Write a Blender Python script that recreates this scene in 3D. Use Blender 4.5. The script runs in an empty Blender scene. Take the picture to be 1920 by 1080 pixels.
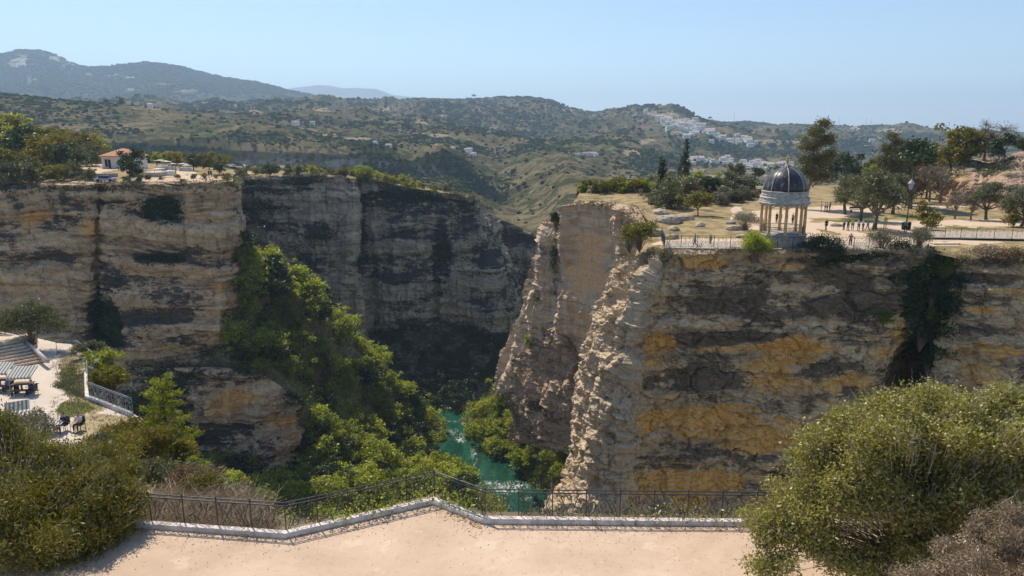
import bpy, bmesh, math, random
import numpy as np
R = math.radians
scn = bpy.context.scene
COL = scn.collection

# ------------------------------------------------------------------ camera
F, CX, CY, PITCH = 1350.0, 960.0, 540.0, R(12.5)
cp, sp = math.cos(PITCH), math.sin(PITCH)
cd = bpy.data.cameras.new('camera'); cam = bpy.data.objects.new('camera', cd); COL.objects.link(cam)
cd.sensor_width = 36.0; cd.lens = 36.0 * F / 1920.0; cd.clip_start = 0.5; cd.clip_end = 60000
cam.location = (0, 0, 0); cam.rotation_euler = (R(90) - PITCH, 0, 0)
scn.camera = cam
# ------------------------------------------------------------------ sky, sun, exposure
SUN_EL, SUN_AZ = R(53), R(-33)          # azimuth measured from +Y towards +X
w = bpy.data.worlds.new('World'); scn.world = w; w.use_nodes = True
nt = w.node_tree; nt.nodes.clear()
bg = nt.nodes.new('ShaderNodeBackground'); wo = nt.nodes.new('ShaderNodeOutputWorld')
sky = nt.nodes.new('ShaderNodeTexSky'); sky.sky_type = 'NISHITA'; sky.sun_disc = False
sky.sun_elevation = SUN_EL; sky.sun_rotation = SUN_AZ
sky.altitude = 300; sky.air_density = 1.0; sky.dust_density = 0.3; sky.ozone_density = 3.0
bg.inputs['Strength'].default_value = 0.118
nt.links.new(sky.outputs[0], bg.inputs[0]); nt.links.new(bg.outputs[0], wo.inputs[0])
sl = bpy.data.lights.new('sun', 'SUN'); sl.energy = 4.6; sl.angle = R(0.53); sl.color = (1.0, 0.91, 0.76)
so = bpy.data.objects.new('sun', sl); COL.objects.link(so)
sdir = (math.sin(SUN_AZ) * math.cos(SUN_EL), math.cos(SUN_AZ) * math.cos(SUN_EL), math.sin(SUN_EL))
import mathutils
so.rotation_euler = mathutils.Vector(sdir).to_track_quat('Z', 'Y').to_euler()
scn.view_settings.view_transform = 'Standard'; scn.view_settings.look = 'None'
scn.view_settings.exposure = 0.33; scn.view_settings.gamma = 1.0
scn.render.engine = 'CYCLES'
cy = scn.cycles
cy.use_denoising = True; cy.max_bounces = 6; cy.diffuse_bounces = 4; cy.glossy_bounces = 2
cy.transmission_bounces = 4; cy.transparent_max_bounces = 8; cy.volume_bounces = 1
cy.caustics_reflective = False; cy.caustics_refractive = False
cy.use_adaptive_sampling = True; cy.adaptive_threshold = 0.02

# ------------------------------------------------------------------ pixels <-> space
def ray(u, v):
    a = (u - CX) / F; b = (CY - v) / F
    return np.array([a, cp + b * sp, -sp + b * cp])
def P(u, v, y):
    r = ray(u, v); return r * (y / r[1])
def PZ(u, v, z):
    r = ray(u, v); return r * (z / r[2])
def XZ(u, y, z):                         # point at depth y, height z, under picture column u
    return np.array([(u - CX) / F * (y * cp - z * sp), y, z])
def proj(p):
    d = p[..., 1] * cp - p[..., 2] * sp; d = np.where(d < 1, 1, d)
    return CX + F * p[..., 0] / d, CY - F * (p[..., 1] * sp + p[..., 2] * cp) / d

# ------------------------------------------------------------------ noise
def _h(ix, iy, iz, seed):
    h = (ix.astype(np.int64) * 374761393 + iy.astype(np.int64) * 668265263 + iz.astype(np.int64) * 2147483647 + seed * 1274126177) & 0xffffffff
    h = ((h ^ (h >> 13)) * 1274126177) & 0xffffffff
    h = ((h ^ (h >> 16)) * 2246822519) & 0xffffffff
    return ((h ^ (h >> 15)) & 0xffffff) / float(0xffffff)
def vnoise(x, y, z, seed=0):
    fx, fy, fz = np.floor(x), np.floor(y), np.floor(z)
    tx, ty, tz = x - fx, y - fy, z - fz
    tx, ty, tz = [t * t * t * (t * (t * 6 - 15) + 10) for t in (tx, ty, tz)]
    ix, iy, iz = fx.astype(np.int64), fy.astype(np.int64), fz.astype(np.int64)
    def L(a, b, t): return a + (b - a) * t
    c = [[[_h(ix + i, iy + j, iz + k, seed) for k in (0, 1)] for j in (0, 1)] for i in (0, 1)]
    a0 = L(L(c[0][0][0], c[1][0][0], tx), L(c[0][1][0], c[1][1][0], tx), ty)
    a1 = L(L(c[0][0][1], c[1][0][1], tx), L(c[0][1][1], c[1][1][1], tx), ty)
    return L(a0, a1, tz) * 2 - 1
def fbm(p, size, octaves=4, seed=0, ridged=False, gain=0.5):
    if np.isscalar(size): size = (size, size, size)
    q = [p[..., i] / size[i] + 17.3 * (i + 1) + seed * 3.7 for i in range(3)]
    out = 0; amp = 1; tot = 0
    for o in range(octaves):
        n = vnoise(q[0], q[1], q[2], seed + o * 7)
        if ridged: n = 1 - 2 * np.abs(n)
        out = out + n * amp; tot += amp; amp *= gain
        q = [t * 2.03 + 5.1 for t in q]
    return out / tot
def cells(p, size, seed=0):
    """block fractures: gap to the nearest joint (0 at the joint) and one random number per block"""
    if np.isscalar(size): size = (size, size, size)
    q = np.stack([p[..., i] / size[i] + 31.7 + seed for i in range(3)], -1); b = np.floor(q - .5)
    f1 = np.full(q.shape[:-1], 9.0); f2 = f1.copy(); idn = np.zeros(q.shape[:-1])
    for i in (0, 1):
        for j in (0, 1):
            for k in (0, 1):
                c = b + np.array([i, j, k]); x, y, z = [c[..., t] for t in range(3)]
                h = [_h(x, y, z, seed + t) for t in (1, 2, 3)]
                d = (c[..., 0] + .5 + (h[0] - .5) * .8 - q[..., 0]) ** 2 + (c[..., 1] + .5 + (h[1] - .5) * .8 - q[..., 1]) ** 2 + (c[..., 2] + .5 + (h[2] - .5) * .8 - q[..., 2]) ** 2
                d = np.sqrt(d); new = d < f1; f2 = np.where(new, f1, np.minimum(f2, d)); idn = np.where(new, h[0] * .5 + h[1] * .5, idn); f1 = np.where(new, d, f1)
    return f2 - f1, idn
def sstep(a, b, x):
    t = np.clip((x - a) / (b - a), 0, 1); return t * t * (3 - 2 * t)

# ------------------------------------------------------------------ materials
def new_mat(name):
    m = bpy.data.materials.new(name); m.use_nodes = True
    n = m.node_tree; n.nodes.clear()
    o = n.nodes.new('ShaderNodeOutputMaterial')
    return m, n, o
class NT:
    def __init__(s, n): s.n = n
    def add(s, t, **kw):
        x = s.n.nodes.new(t)
        for k, v in kw.items(): setattr(x, k, v)
        return x
    def link(s, a, b): s.n.links.new(a, b)
    def coords(s, scale=(1, 1, 1)):
        tc = s.add('ShaderNodeTexCoord'); mp = s.add('ShaderNodeMapping'); mp.inputs['Scale'].default_value = scale
        s.link(tc.outputs['Object'], mp.inputs['Vector']); return mp.outputs[0]
    def noise(s, vec, scale, detail=4, rough=0.55, dist=0.0):
        x = s.add('ShaderNodeTexNoise'); x.inputs['Scale'].default_value = scale; x.inputs['Detail'].default_value = detail
        x.inputs['Roughness'].default_value = rough; x.inputs['Distortion'].default_value = dist
        s.link(vec, x.inputs['Vector']); return x.outputs['Fac']
    def ramp(s, fac, stops):
        x = s.add('ShaderNodeValToRGB'); e = x.color_ramp.elements
        while len(e) < len(stops): e.new(0.5)
        for el, (p, c) in zip(e, stops): el.position = p; el.color = (*c, 1) if len(c) == 3 else c
        s.link(fac, x.inputs[0]); return x.outputs[0]
    def range(s, fac, a, b, c=0.0, d=1.0):
        x = s.add('ShaderNodeMapRange'); x.interpolation_type = 'SMOOTHSTEP'
        for i, v in zip((1, 2, 3, 4), (a, b, c, d)): x.inputs[i].default_value = v
        s.link(fac, x.inputs[0]); return x.outputs[0]
    def mix(s, fac, a, b, blend='MIX'):
        x = s.add('ShaderNodeMix', data_type='RGBA', blend_type=blend)
        for sock, val in ((x.inputs[0], fac), (x.inputs[6], a), (x.inputs[7], b)):
            if isinstance(val, (int, float)): sock.default_value = val
            elif isinstance(val, tuple): sock.default_value = (*val, 1)
            else: s.link(val, sock)
        return x.outputs[2]
    def math(s, op, a, b=0.0):
        x = s.add('ShaderNodeMath', operation=op)
        for sock, val in ((x.inputs[0], a), (x.inputs[1], b)):
            if isinstance(val, (int, float)): sock.default_value = val
            else: s.link(val, sock)
        return x.outputs[0]
    def attr(s, name):
        x = s.add('ShaderNodeAttribute', attribute_name=name); return x
    def bump(s, h, strength=0.5, dist=0.1):
        x = s.add('ShaderNodeBump'); x.inputs['Strength'].default_value = strength; x.inputs['Distance'].default_value = dist
        s.link(h, x.inputs['Height']); return x.outputs[0]
    def princ(s, col, rough=0.9, normal=None, metal=0.0, spec=0.2):
        x = s.add('ShaderNodeBsdfPrincipled')
        for sock, val in ((x.inputs['Base Color'], col), (x.inputs['Roughness'], rough)):
            if isinstance(val, (int, float)): sock.default_value = val
            elif isinstance(val, tuple): sock.default_value = (*val, 1)
            else: s.link(val, sock)
        x.inputs['Metallic'].default_value = metal; x.inputs['Specular IOR Level'].default_value = spec
        if normal is not None: s.link(normal, x.inputs['Normal'])
        return x.outputs[0]
def mat_simple(name, col, rough=0.8, var=0.25, scale=3.0, bump=0.0, metal=0.0, spec=0.3):
    m, n, o = new_mat(name); k = NT(n)
    v = k.noise(k.coords(), scale, 6, 0.6)
    c = k.mix(k.range(v, 0.3, 0.7), tuple(x * (1 - var) for x in col), tuple(min(1, x * (1 + var)) for x in col))
    nm = k.bump(v, 0.5, bump) if bump else None
    k.link(k.princ(c, rough, nm, metal, spec), o.inputs[0]); return m
def mat_leaf(name, cols, trans=0.35, gloss=0.04, boost=False):
    """leaf colour picked per leaf by its 'tint' number; light passes through the blade"""
    m, n, o = new_mat(name); k = NT(n)
    t = k.attr('tint').outputs['Fac']
    oi = k.add('ShaderNodeObjectInfo').outputs['Random']
    t2 = k.math('ADD', k.math('MULTIPLY', t, 0.75), k.math('MULTIPLY', oi, 0.25))
    c = k.ramp(t2, [(i / (len(cols) - 1), cc) for i, cc in enumerate(cols)])
    d = k.add('ShaderNodeBsdfDiffuse'); k.link(c, d.inputs[0])
    tr = k.add('ShaderNodeBsdfTranslucent'); k.link(k.mix(1.0, c, (1.0, 1.0, 0.5), 'MULTIPLY', ) if not boost else k.mix(1.0, c, (1.75, 1.7, 0.8), 'MULTIPLY'), tr.inputs[0])
    ms = k.add('ShaderNodeMixShader'); ms.inputs[0].default_value = trans
    k.link(d.outputs[0], ms.inputs[1]); k.link(tr.outputs[0], ms.inputs[2])
    g = k.add('ShaderNodeBsdfGlossy'); g.inputs['Roughness'].default_value = 0.45
    m2 = k.add('ShaderNodeMixShader'); m2.inputs[0].default_value = gloss
    k.link(ms.outputs[0], m2.inputs[1]); k.link(g.outputs[0], m2.inputs[2])
    k.link(m2.outputs[0], o.inputs[0]); return m
def mat_cliff(name, light, mid, orange, dark, veg, fine=1.0, bumpd=0.25, streak=0.35, crack=0.65, rib=None):
    m, n, o = new_mat(name); k = NT(n)
    a = k.attr('mask').outputs['Color']; s = k.add('ShaderNodeSeparateColor'); k.link(a, s.inputs[0])
    st = k.noise(k.coords((0.05 * fine, 0.05 * fine, 0.9 * fine)), 1.0, 6, 0.6, 0.25)
    n2 = k.noise(k.coords((fine, fine, 1.6 * fine)), 0.55, 8, 0.65)
    n3 = k.noise(k.coords((1.3 * fine, 1.3 * fine, 0.07 * fine)), 1.0, 5, 0.6)
    n4 = k.noise(k.coords((fine, fine, fine)), 3.2, 6, 0.7)
    c = k.mix(k.range(st, 0.35, 0.65), mid, light)
    c = k.mix(k.math('MULTIPLY', k.range(n2, 0.42, 0.62), 0.45), c, tuple(x * 0.62 for x in mid))
    if rib is not None:
        rf = k.range(k.math('ADD', k.math('SUBTRACT', 1.0, k.attr('mask').outputs['Alpha']), k.math('MULTIPLY', k.math('SUBTRACT', n2, 0.5), 0.9)), 0.35, 0.65)
        c = k.mix(rf, c, k.mix(k.range(n4, .35, .65), rib, tuple(x * .78 for x in rib)))
    of = k.range(k.math('ADD', s.outputs[0], k.math('ADD', k.math('MULTIPLY', k.math('SUBTRACT', n2, 0.5), 1.3), k.math('MULTIPLY', k.math('SUBTRACT', st, 0.5), 1.2))), 0.30, 0.85)
    c = k.mix(of, c, k.mix(k.range(n4, 0.3, 0.7), orange, tuple(x * 0.72 for x in orange)))
    n5 = k.noise(k.coords((fine * .6, fine * .6, 2.4 * fine)), 1.0, 8, 0.75, 0.3)
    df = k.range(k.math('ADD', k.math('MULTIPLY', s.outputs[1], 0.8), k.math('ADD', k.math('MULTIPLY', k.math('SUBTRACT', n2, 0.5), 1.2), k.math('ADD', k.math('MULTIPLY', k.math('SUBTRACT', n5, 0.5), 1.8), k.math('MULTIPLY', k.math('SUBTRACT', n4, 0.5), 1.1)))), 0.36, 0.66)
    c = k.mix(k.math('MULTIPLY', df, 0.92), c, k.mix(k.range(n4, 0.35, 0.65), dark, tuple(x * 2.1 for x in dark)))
    sf = k.math('MULTIPLY', k.range(n3, 0.56, 0.70), streak)
    c = k.mix(sf, c, tuple(x * 1.2 for x in dark))
    c = k.mix(k.range(k.math('ADD', s.outputs[2], k.math('MULTIPLY', k.math('SUBTRACT', n4, 0.5), 0.8)), 0.42, 0.62), c, veg)
    vo = k.add('ShaderNodeTexVoronoi', feature='DISTANCE_TO_EDGE'); vo.inputs['Scale'].default_value = 1.0
    vm = k.add('ShaderNodeVectorMath', operation='ADD'); k.link(k.coords((fine * .55, fine * .55, fine * .9)), vm.inputs[0]); vc = k.add('ShaderNodeTexNoise'); vc.inputs['Scale'].default_value = fine * .9; vc.inputs['Detail'].default_value = 5
    k.link(k.coords(), vc.inputs['Vector']); k.link(vc.outputs['Color'], vm.inputs[1]); k.link(vm.outputs[0], vo.inputs['Vector'])
    cr_ = k.range(vo.outputs[0], 0.0, 0.07, 1.0, 0.0); c = k.mix(k.math('MULTIPLY', cr_, k.math('MULTIPLY', k.range(n2, .35, .6), crack)), c, tuple(x * .9 for x in dark))
    h = k.math('ADD', k.math('MULTIPLY', n2, 1.0), k.math('ADD', k.math('MULTIPLY', n4, 0.45), k.math('MULTIPLY', st, 0.8)))
    k.link(k.princ(c, 0.95, k.bump(h, 0.8, bumpd), 0, 0.1), o.inputs[0]); return m
def mat_hill(name, dark, mid, tan, s1=0.02, grain=0.12, rockc=(0.35, 0.32, 0.28)):
    """scrub covered slope: mask R = bare soil or field, G = dense wood, B = rock"""
    m, n, o = new_mat(name); k = NT(n)
    a = k.attr('mask').outputs['Color']; s = k.add('ShaderNodeSeparateColor'); k.link(a, s.inputs[0])
    n1 = k.noise(k.coords(), s1, 8, 0.6); n2 = k.noise(k.coords(), grain, 6, 0.75); n3 = k.noise(k.coords(), grain * 0.22, 6, 0.7)
    bushf = k.range(k.math('ADD', n2, k.math('MULTIPLY', k.math('SUBTRACT', n3, 0.5), 0.7)), 0.44, 0.56)
    ground = k.mix(k.range(n1, 0.35, 0.65), mid, tan)
    bushf = k.math('MAXIMUM', bushf, k.math('MULTIPLY', k.range(k.math('ADD', s.outputs[1], k.math('SUBTRACT', n3, 0.5)), 0.35, 0.6), 0.9))
    c = k.mix(k.math('MULTIPLY', bushf, 0.85), ground, dark)
    c = k.mix(k.range(k.math('ADD', s.outputs[2], k.math('SUBTRACT', n3, 0.5)), 0.4, 0.6), c, k.mix(k.range(n2, 0.4, 0.6), rockc, tuple(x * 0.45 for x in rockc)))
    c = k.mix(k.range(k.math('ADD', s.outputs[0], k.math('MULTIPLY', k.math('SUBTRACT', n3, 0.5), 1.3)), 0.42, 0.58), c, tuple(min(1, x * 1.5) for x in tan))
    k.link(k.princ(c, 1.0, k.bump(n2, 0.5, 0.15 / grain), 0, 0.0), o.inputs[0]); return m

# ------------------------------------------------------------------ mesh helpers
def mesh_np(name, verts, faces, mats=(), mi=None, smooth=False):
    me = bpy.data.meshes.new(name); verts = np.asarray(verts, dtype=np.float32)
    if isinstance(faces, np.ndarray): faces = [faces]
    faces = [np.asarray(f, dtype=np.int32) for f in faces if len(f)]
    me.vertices.add(len(verts)); me.vertices.foreach_set('co', verts.ravel())
    loops = np.concatenate([f.ravel() for f in faces]); tot = np.concatenate([np.full(len(f), f.shape[1], np.int32) for f in faces])
    st = np.concatenate([[0], np.cumsum(tot)[:-1]]).astype(np.int32)
    me.loops.add(len(loops)); me.loops.foreach_set('vertex_index', loops)
    me.polygons.add(len(tot)); me.polygons.foreach_set('loop_start', st)
    if mi is not None: me.polygons.foreach_set('material_index', np.asarray(mi, dtype=np.int32))
    me.polygons.foreach_set('use_smooth', np.full(len(tot), bool(smooth)))
    for m in mats: me.materials.append(m)
    me.update(calc_edges=True); me.validate(); return me
class MB:
    """collects shapes, builds ONE mesh"""
    def __init__(s): s.v = []; s.f = []; s.m = []; s.n = 0
    def add(s, v, faces, m=0):
        v = np.asarray(v, float).reshape(-1, 3)
        if isinstance(faces, np.ndarray): faces = [faces]
        for f in faces:
            f = np.asarray(f, int)
            if len(f): s.f.append(f + s.n); s.m.append(np.full(len(f), m))
        s.v.append(v); s.n += len(v); return s
    def box(s, c, d, rz=0.0, m=0, taper=1.0):
        x, y, z = [k / 2 for k in d]; t = taper
        v = np.array([(-x, -y, -z), (x, -y, -z), (x, y, -z), (-x, y, -z), (-x * t, -y * t, z), (x * t, -y * t, z), (x * t, y * t, z), (-x * t, y * t, z)])
        ca, sa = math.cos(rz), math.sin(rz)
        v = np.stack([v[:, 0] * ca - v[:, 1] * sa, v[:, 0] * sa + v[:, 1] * ca, v[:, 2]], 1) + np.asarray(c)
        return s.add(v, np.array([(0, 3, 2, 1), (4, 5, 6, 7), (0, 1, 5, 4), (1, 2, 6, 5), (2, 3, 7, 6), (3, 0, 4, 7)]), m)
    def tube(s, pts, rad, k=6, m=0, cap=True):
        pts = np.asarray(pts, float); n = len(pts)
        rad = np.full(n, rad) if np.isscalar(rad) else np.asarray(rad, float)
        t = np.gradient(pts, axis=0); t /= np.linalg.norm(t, axis=1)[:, None] + 1e-9
        ref = np.array([0, 0, 1.0]) if abs(t[0][2]) < 0.9 else np.array([1.0, 0, 0])
        a = np.cross(t, ref); bad = np.linalg.norm(a, axis=1) < 0.05
        a[bad] = np.cross(t[bad], np.array([0.3, 1.0, 0.1])); a /= np.linalg.norm(a, axis=1)[:, None]
        for i in range(1, n):
            if np.dot(a[i], a[i - 1]) < 0: a[i] = -a[i]
        b = np.cross(t, a); ang = np.arange(k) * 2 * math.pi / k
        v = (pts[:, None, :] + rad[:, None, None] * (np.cos(ang)[None, :, None] * a[:, None, :] + np.sin(ang)[None, :, None] * b[:, None, :])).reshape(-1, 3)
        i, j = np.meshgrid(np.arange(n - 1), np.arange(k), indexing='ij'); j2 = (j + 1) % k
        f = [np.stack([i * k + j, i * k + j2, (i + 1) * k + j2, (i + 1) * k + j], -1).reshape(-1, 4)]
        if cap: f.append(np.array([np.arange(k)[::-1]])); f.append(np.array([np.arange(k) + (n - 1) * k]))
        return s.add(v, f, m)
    def lathe(s, prof, k=16, c=(0, 0, 0), m=0, rot=0.0):
        prof = np.asarray(prof, float); n = len(prof); ang = np.arange(k) * 2 * math.pi / k + rot
        v = np.stack([prof[:, None, 0] * np.cos(ang), prof[:, None, 0] * np.sin(ang), np.repeat(prof[:, 1:2], k, 1)], -1).reshape(-1, 3) + np.asarray(c)
        i, j = np.meshgrid(np.arange(n - 1), np.arange(k), indexing='ij'); j2 = (j + 1) % k
        f = [np.stack([i * k + j, i * k + j2, (i + 1) * k + j2, (i + 1) * k + j], -1).reshape(-1, 4)]
        f.append(np.array([np.arange(k)[::-1]])); f.append(np.array([np.arange(k) + (n - 1) * k]))
        return s.add(v, f, m)
    def poly(s, pts, z0, z1, m=0):
        """prism of a plan polygon"""
        n = len(pts); v = [(p[0], p[1], z0) for p in pts] + [(p[0], p[1], z1) for p in pts]
        f = [np.array([[i, (i + 1) % n, n + (i + 1) % n, n + i] for i in range(n)]), np.array([np.arange(n)[::-1]]), np.array([np.arange(n) + n])]
        return s.add(v, f, m)
    def mesh(s, name, mats, smooth=False):
        return mesh_np(name, np.concatenate(s.v), s.f, mats, np.concatenate(s.m), smooth)
def obj(name, me, parent=None, loc=None, rz=0.0, sc=None):
    o = bpy.data.objects.new(name, me); COL.objects.link(o)
    if parent is not None: o.parent = parent
    if loc is not None: o.location = [float(x) for x in loc]
    if rz: o.rotation_euler = (0, 0, rz)
    if sc is not None: o.scale = (sc, sc, sc) if np.isscalar(sc) else sc
    return o
def tag(o, label=None, cat=None, group=None, kind=None):
    if label: o['label'] = label
    if cat: o['category'] = cat
    if group: o['group'] = group
    if kind: o['kind'] = kind
    return o
def thing(name, label, cat, loc=(0, 0, 0), rz=0.0, group=None, sc=None):
    o = bpy.data.objects.new(name, None); COL.objects.link(o); o.empty_display_size = 0.3
    o.location = [float(x) for x in loc]; o.rotation_euler = (0, 0, rz)
    if sc is not None: o.scale = (sc, sc, sc) if np.isscalar(sc) else sc
    return tag(o, label, cat, group)

# ------------------------------------------------------------------ lofted land
def resample(a, n, axis, smooth):
    """a: (k, m, 3) -> n samples along axis, spaced by mean distance"""
    a = np.moveaxis(a, axis, 0); d = np.linalg.norm(np.diff(a, axis=0), axis=-1).mean(axis=1)
    s = np.concatenate([[0], np.cumsum(d)]); t = np.linspace(0, s[-1], n)
    i = np.clip(np.searchsorted(s, t, side='right') - 1, 0, len(s) - 2); f = ((t - s[i]) / (s[i + 1] - s[i]))
    f = f.reshape((-1,) + (1,) * (a.ndim - 1))
    if smooth:
        p0, p1, p2, p3 = a[np.clip(i - 1, 0, len(s) - 1)], a[i], a[i + 1], a[np.clip(i + 2, 0, len(s) - 1)]
        o = p1 + 0.5 * f * (p2 - p0 + f * (2 * p0 - 5 * p1 + 4 * p2 - p3 + f * (3 * (p1 - p2) + p3 - p0)))
    else: o = a[i] * (1 - f) + a[i + 1] * f
    return np.moveaxis(o, 0, axis)
def loft(rows, nu, nv, smooth=(False, False)):
    a = np.array([[np.asarray(p, float) for p in r] for r in rows])
    a = resample(a, nu, 1, smooth[0]); return resample(a, nv, 0, smooth[1])
def normals(g):
    du = np.gradient(g, axis=1); dv = np.gradient(g, axis=0); n = np.cross(du, dv)
    return n / (np.linalg.norm(n, axis=-1, keepdims=True) + 1e-9)
def grid_faces(nv, nu):
    i, j = np.meshgrid(np.arange(nv - 1), np.arange(nu - 1), indexing='ij')
    return np.stack([i * nu + j, (i + 1) * nu + j, (i + 1) * nu + j + 1, i * nu + j + 1], -1).reshape(-1, 4)
def sheet(name, g, mat, mask=None, smooth=True, kind='structure'):
    nv, nu = g.shape[:2]
    me = mesh_np(name, g.reshape(-1, 3), grid_faces(nv, nu), [mat], None, smooth)
    if mask is not None:
        ca = me.color_attributes.new('mask', 'FLOAT_COLOR', 'POINT')
        m4 = np.ones((nv * nu, 4), np.float32); m4[:, :mask.shape[-1]] = mask.reshape(-1, mask.shape[-1]); ca.data.foreach_set('color', m4.ravel())
    o = obj(name, me)
    if kind: o['kind'] = kind
    return o
def spots(g, lst, jag=0.35, size=6.0, seed=3):
    """soft patches with ragged edges, centred where the photograph has them"""
    u, v = proj(g); out = np.zeros(g.shape[:2])
    if not len(lst): return out
    nz = fbm(g, (size, size, size * 0.35), 5, seed, gain=0.65); n2 = fbm(g, (size * .9, size * .9, size * 0.5), 3, seed + 50) * 0.5
    for (a, b, ra, rb, wgt) in lst:
        d = np.sqrt(((u - a) / ra + n2) ** 2 + ((v - b) / rb + nz * 0.5) ** 2)
        out = np.maximum(out, wgt * (1 - sstep(0.35, 1.35, d + nz * (jag + 0.35))))
    return out

# ------------------------------------------------------------------ land materials
M = {}
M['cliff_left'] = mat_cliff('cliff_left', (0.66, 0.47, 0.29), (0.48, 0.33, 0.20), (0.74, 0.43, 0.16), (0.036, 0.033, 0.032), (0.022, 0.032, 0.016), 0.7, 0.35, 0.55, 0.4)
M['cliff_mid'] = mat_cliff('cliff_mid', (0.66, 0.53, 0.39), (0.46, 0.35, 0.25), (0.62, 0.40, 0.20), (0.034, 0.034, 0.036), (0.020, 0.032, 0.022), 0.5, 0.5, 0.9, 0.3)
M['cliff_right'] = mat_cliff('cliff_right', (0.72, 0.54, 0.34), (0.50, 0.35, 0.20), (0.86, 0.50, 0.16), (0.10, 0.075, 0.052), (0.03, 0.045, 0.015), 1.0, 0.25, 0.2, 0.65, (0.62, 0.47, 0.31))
M['rib'] = mat_cliff('rib', (0.60, 0.52, 0.41), (0.48, 0.40, 0.30), (0.62, 0.45, 0.26), (0.12, 0.09, 0.06), (0.06, 0.07, 0.02), 1.3, 0.3, 0.1)
M['pale'] = mat_cliff('pale', (0.66, 0.50, 0.35), (0.52, 0.38, 0.26), (0.80, 0.50, 0.26), (0.13, 0.10, 0.08), (0.06, 0.08, 0.03), 0.7, 0.35, 0.45, 0.1)
M['knoll'] = mat_cliff('knoll', (0.52, 0.37, 0.26), (0.40, 0.27, 0.18), (0.60, 0.38, 0.18), (0.07, 0.055, 0.04), (0.06, 0.07, 0.02), 1.0, 0.3, 0.1, 0.5)
M['scree'] = mat_cliff('scree', (0.34, 0.27, 0.18), (0.22, 0.17, 0.11), (0.42, 0.30, 0.16), (0.05, 0.045, 0.035), (0.045, 0.06, 0.02), 0.9, 0.4, 0.1)
M['hill'] = mat_hill('hill', (0.034, 0.042, 0.020), (0.105, 0.095, 0.048), (0.19, 0.150, 0.088), 0.012, 0.10, (0.34, 0.29, 0.23))
M['hill_near'] = mat_hill('hill_near', (0.045, 0.065, 0.024), (0.13, 0.125, 0.055), (0.24, 0.19, 0.11), 0.02, 0.2)
M['mount'] = mat_hill('mount', (0.018, 0.03, 0.014), (0.05, 0.055, 0.028), (0.16, 0.12, 0.075), 0.004, 0.03, (0.42, 0.40, 0.36))
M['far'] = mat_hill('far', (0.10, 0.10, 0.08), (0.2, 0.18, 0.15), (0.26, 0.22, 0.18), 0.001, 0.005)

def cliffify(g, big=1.5, bigs=18, strata=0.8, thick=3.0, col=0.6, cols=5, small=0.35, smalls=2.2, tiny=0.12, seed=1, wgt=None, rim=3, bs=4.5, block=.55, cz=.8):
    n = -normals(g); n[..., 2] *= 0.35
    nv, nu = g.shape[:2]
    fade = np.minimum(1, (np.arange(nv) + 0.3) / rim)[:, None]
    warp = fbm(g, (22, 22, 14), 3, seed + 5) * thick * 0.9
    h = (g[..., 2] + warp)
    q = np.stack([g[..., 0] / 60, g[..., 1] / 60, h / thick], -1)
    s = fbm(q, 1.0, 4, seed + 9, gain=0.6); s = np.sign(s) * np.abs(s * 1.6) ** 0.45
    c = fbm(g, (cols, cols, cols * 5), 3, seed + 21, ridged=True)
    strata, col, big = strata * 1.35, col * 1.8, big * 1.15
    d = big * fbm(g, (bigs, bigs, bigs * 1.3), 3, seed) + strata * s + col * c + small * fbm(g, (smalls * 1.4, smalls * 1.4, smalls * 0.7), 4, seed + 33, ridged=True) + tiny * fbm(g, 0.6, 2, seed + 41)
    wp = g + np.stack([fbm(g, bs * .7, 2, seed + 90 + t) for t in range(3)], -1) * bs * .35
    for k_, sz_ in ((1.0, bs), (.45, bs * .42)):
        e_, id_ = cells(wp, (sz_ * 1.2, sz_ * 1.2, sz_ * cz), seed + int(sz_ * 10)); d = d + k_ * block * ((id_ - .5) * 1.5 - .75 * (1 - sstep(0, .16, e_)))
    if wgt is not None: d = d * wgt
    return g + n * (d * fade)[..., None], s
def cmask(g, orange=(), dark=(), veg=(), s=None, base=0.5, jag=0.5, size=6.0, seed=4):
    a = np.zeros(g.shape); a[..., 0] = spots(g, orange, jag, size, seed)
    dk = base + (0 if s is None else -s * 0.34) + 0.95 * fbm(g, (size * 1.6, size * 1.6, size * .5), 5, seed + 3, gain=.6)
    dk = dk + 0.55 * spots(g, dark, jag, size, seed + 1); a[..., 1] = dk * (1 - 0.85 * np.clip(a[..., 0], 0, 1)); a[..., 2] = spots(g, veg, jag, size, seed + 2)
    return a

def range_grid(rows, u0, u1, nu, per):
    """rows: far to near, (distance, [(u, v), ...]); a real height field, one column per bearing"""
    us = np.linspace(u0, u1, nu); out = []
    prof = []
    for D, pr in rows:
        pr = np.array(pr, float); prof.append((D, np.interp(us, pr[:, 0], pr[:, 1])))
    L = []
    for D, vv in prof: L.append([P(u, v, D) for u, v in zip(us, vv)])
    a = np.array(L)
    n = sum(per) + 1; idx = []
    res = [a[0][None]]
    for k, m in enumerate(per):
        t = (np.arange(1, m + 1) / m)[:, None, None]
        p0, p1, p2, p3 = a[max(k - 1, 0)], a[k], a[k + 1], a[min(k + 2, len(a) - 1)]
        lin = p1 * (1 - t) + p2 * t
        ts = t * t * (3 - 2 * t)
        lin[..., 2] = (p1 * (1 - ts) + p2 * ts)[..., 2] * 0.5 + lin[..., 2] * 0.5
        res.append(lin)
    return np.concatenate(res)

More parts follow.
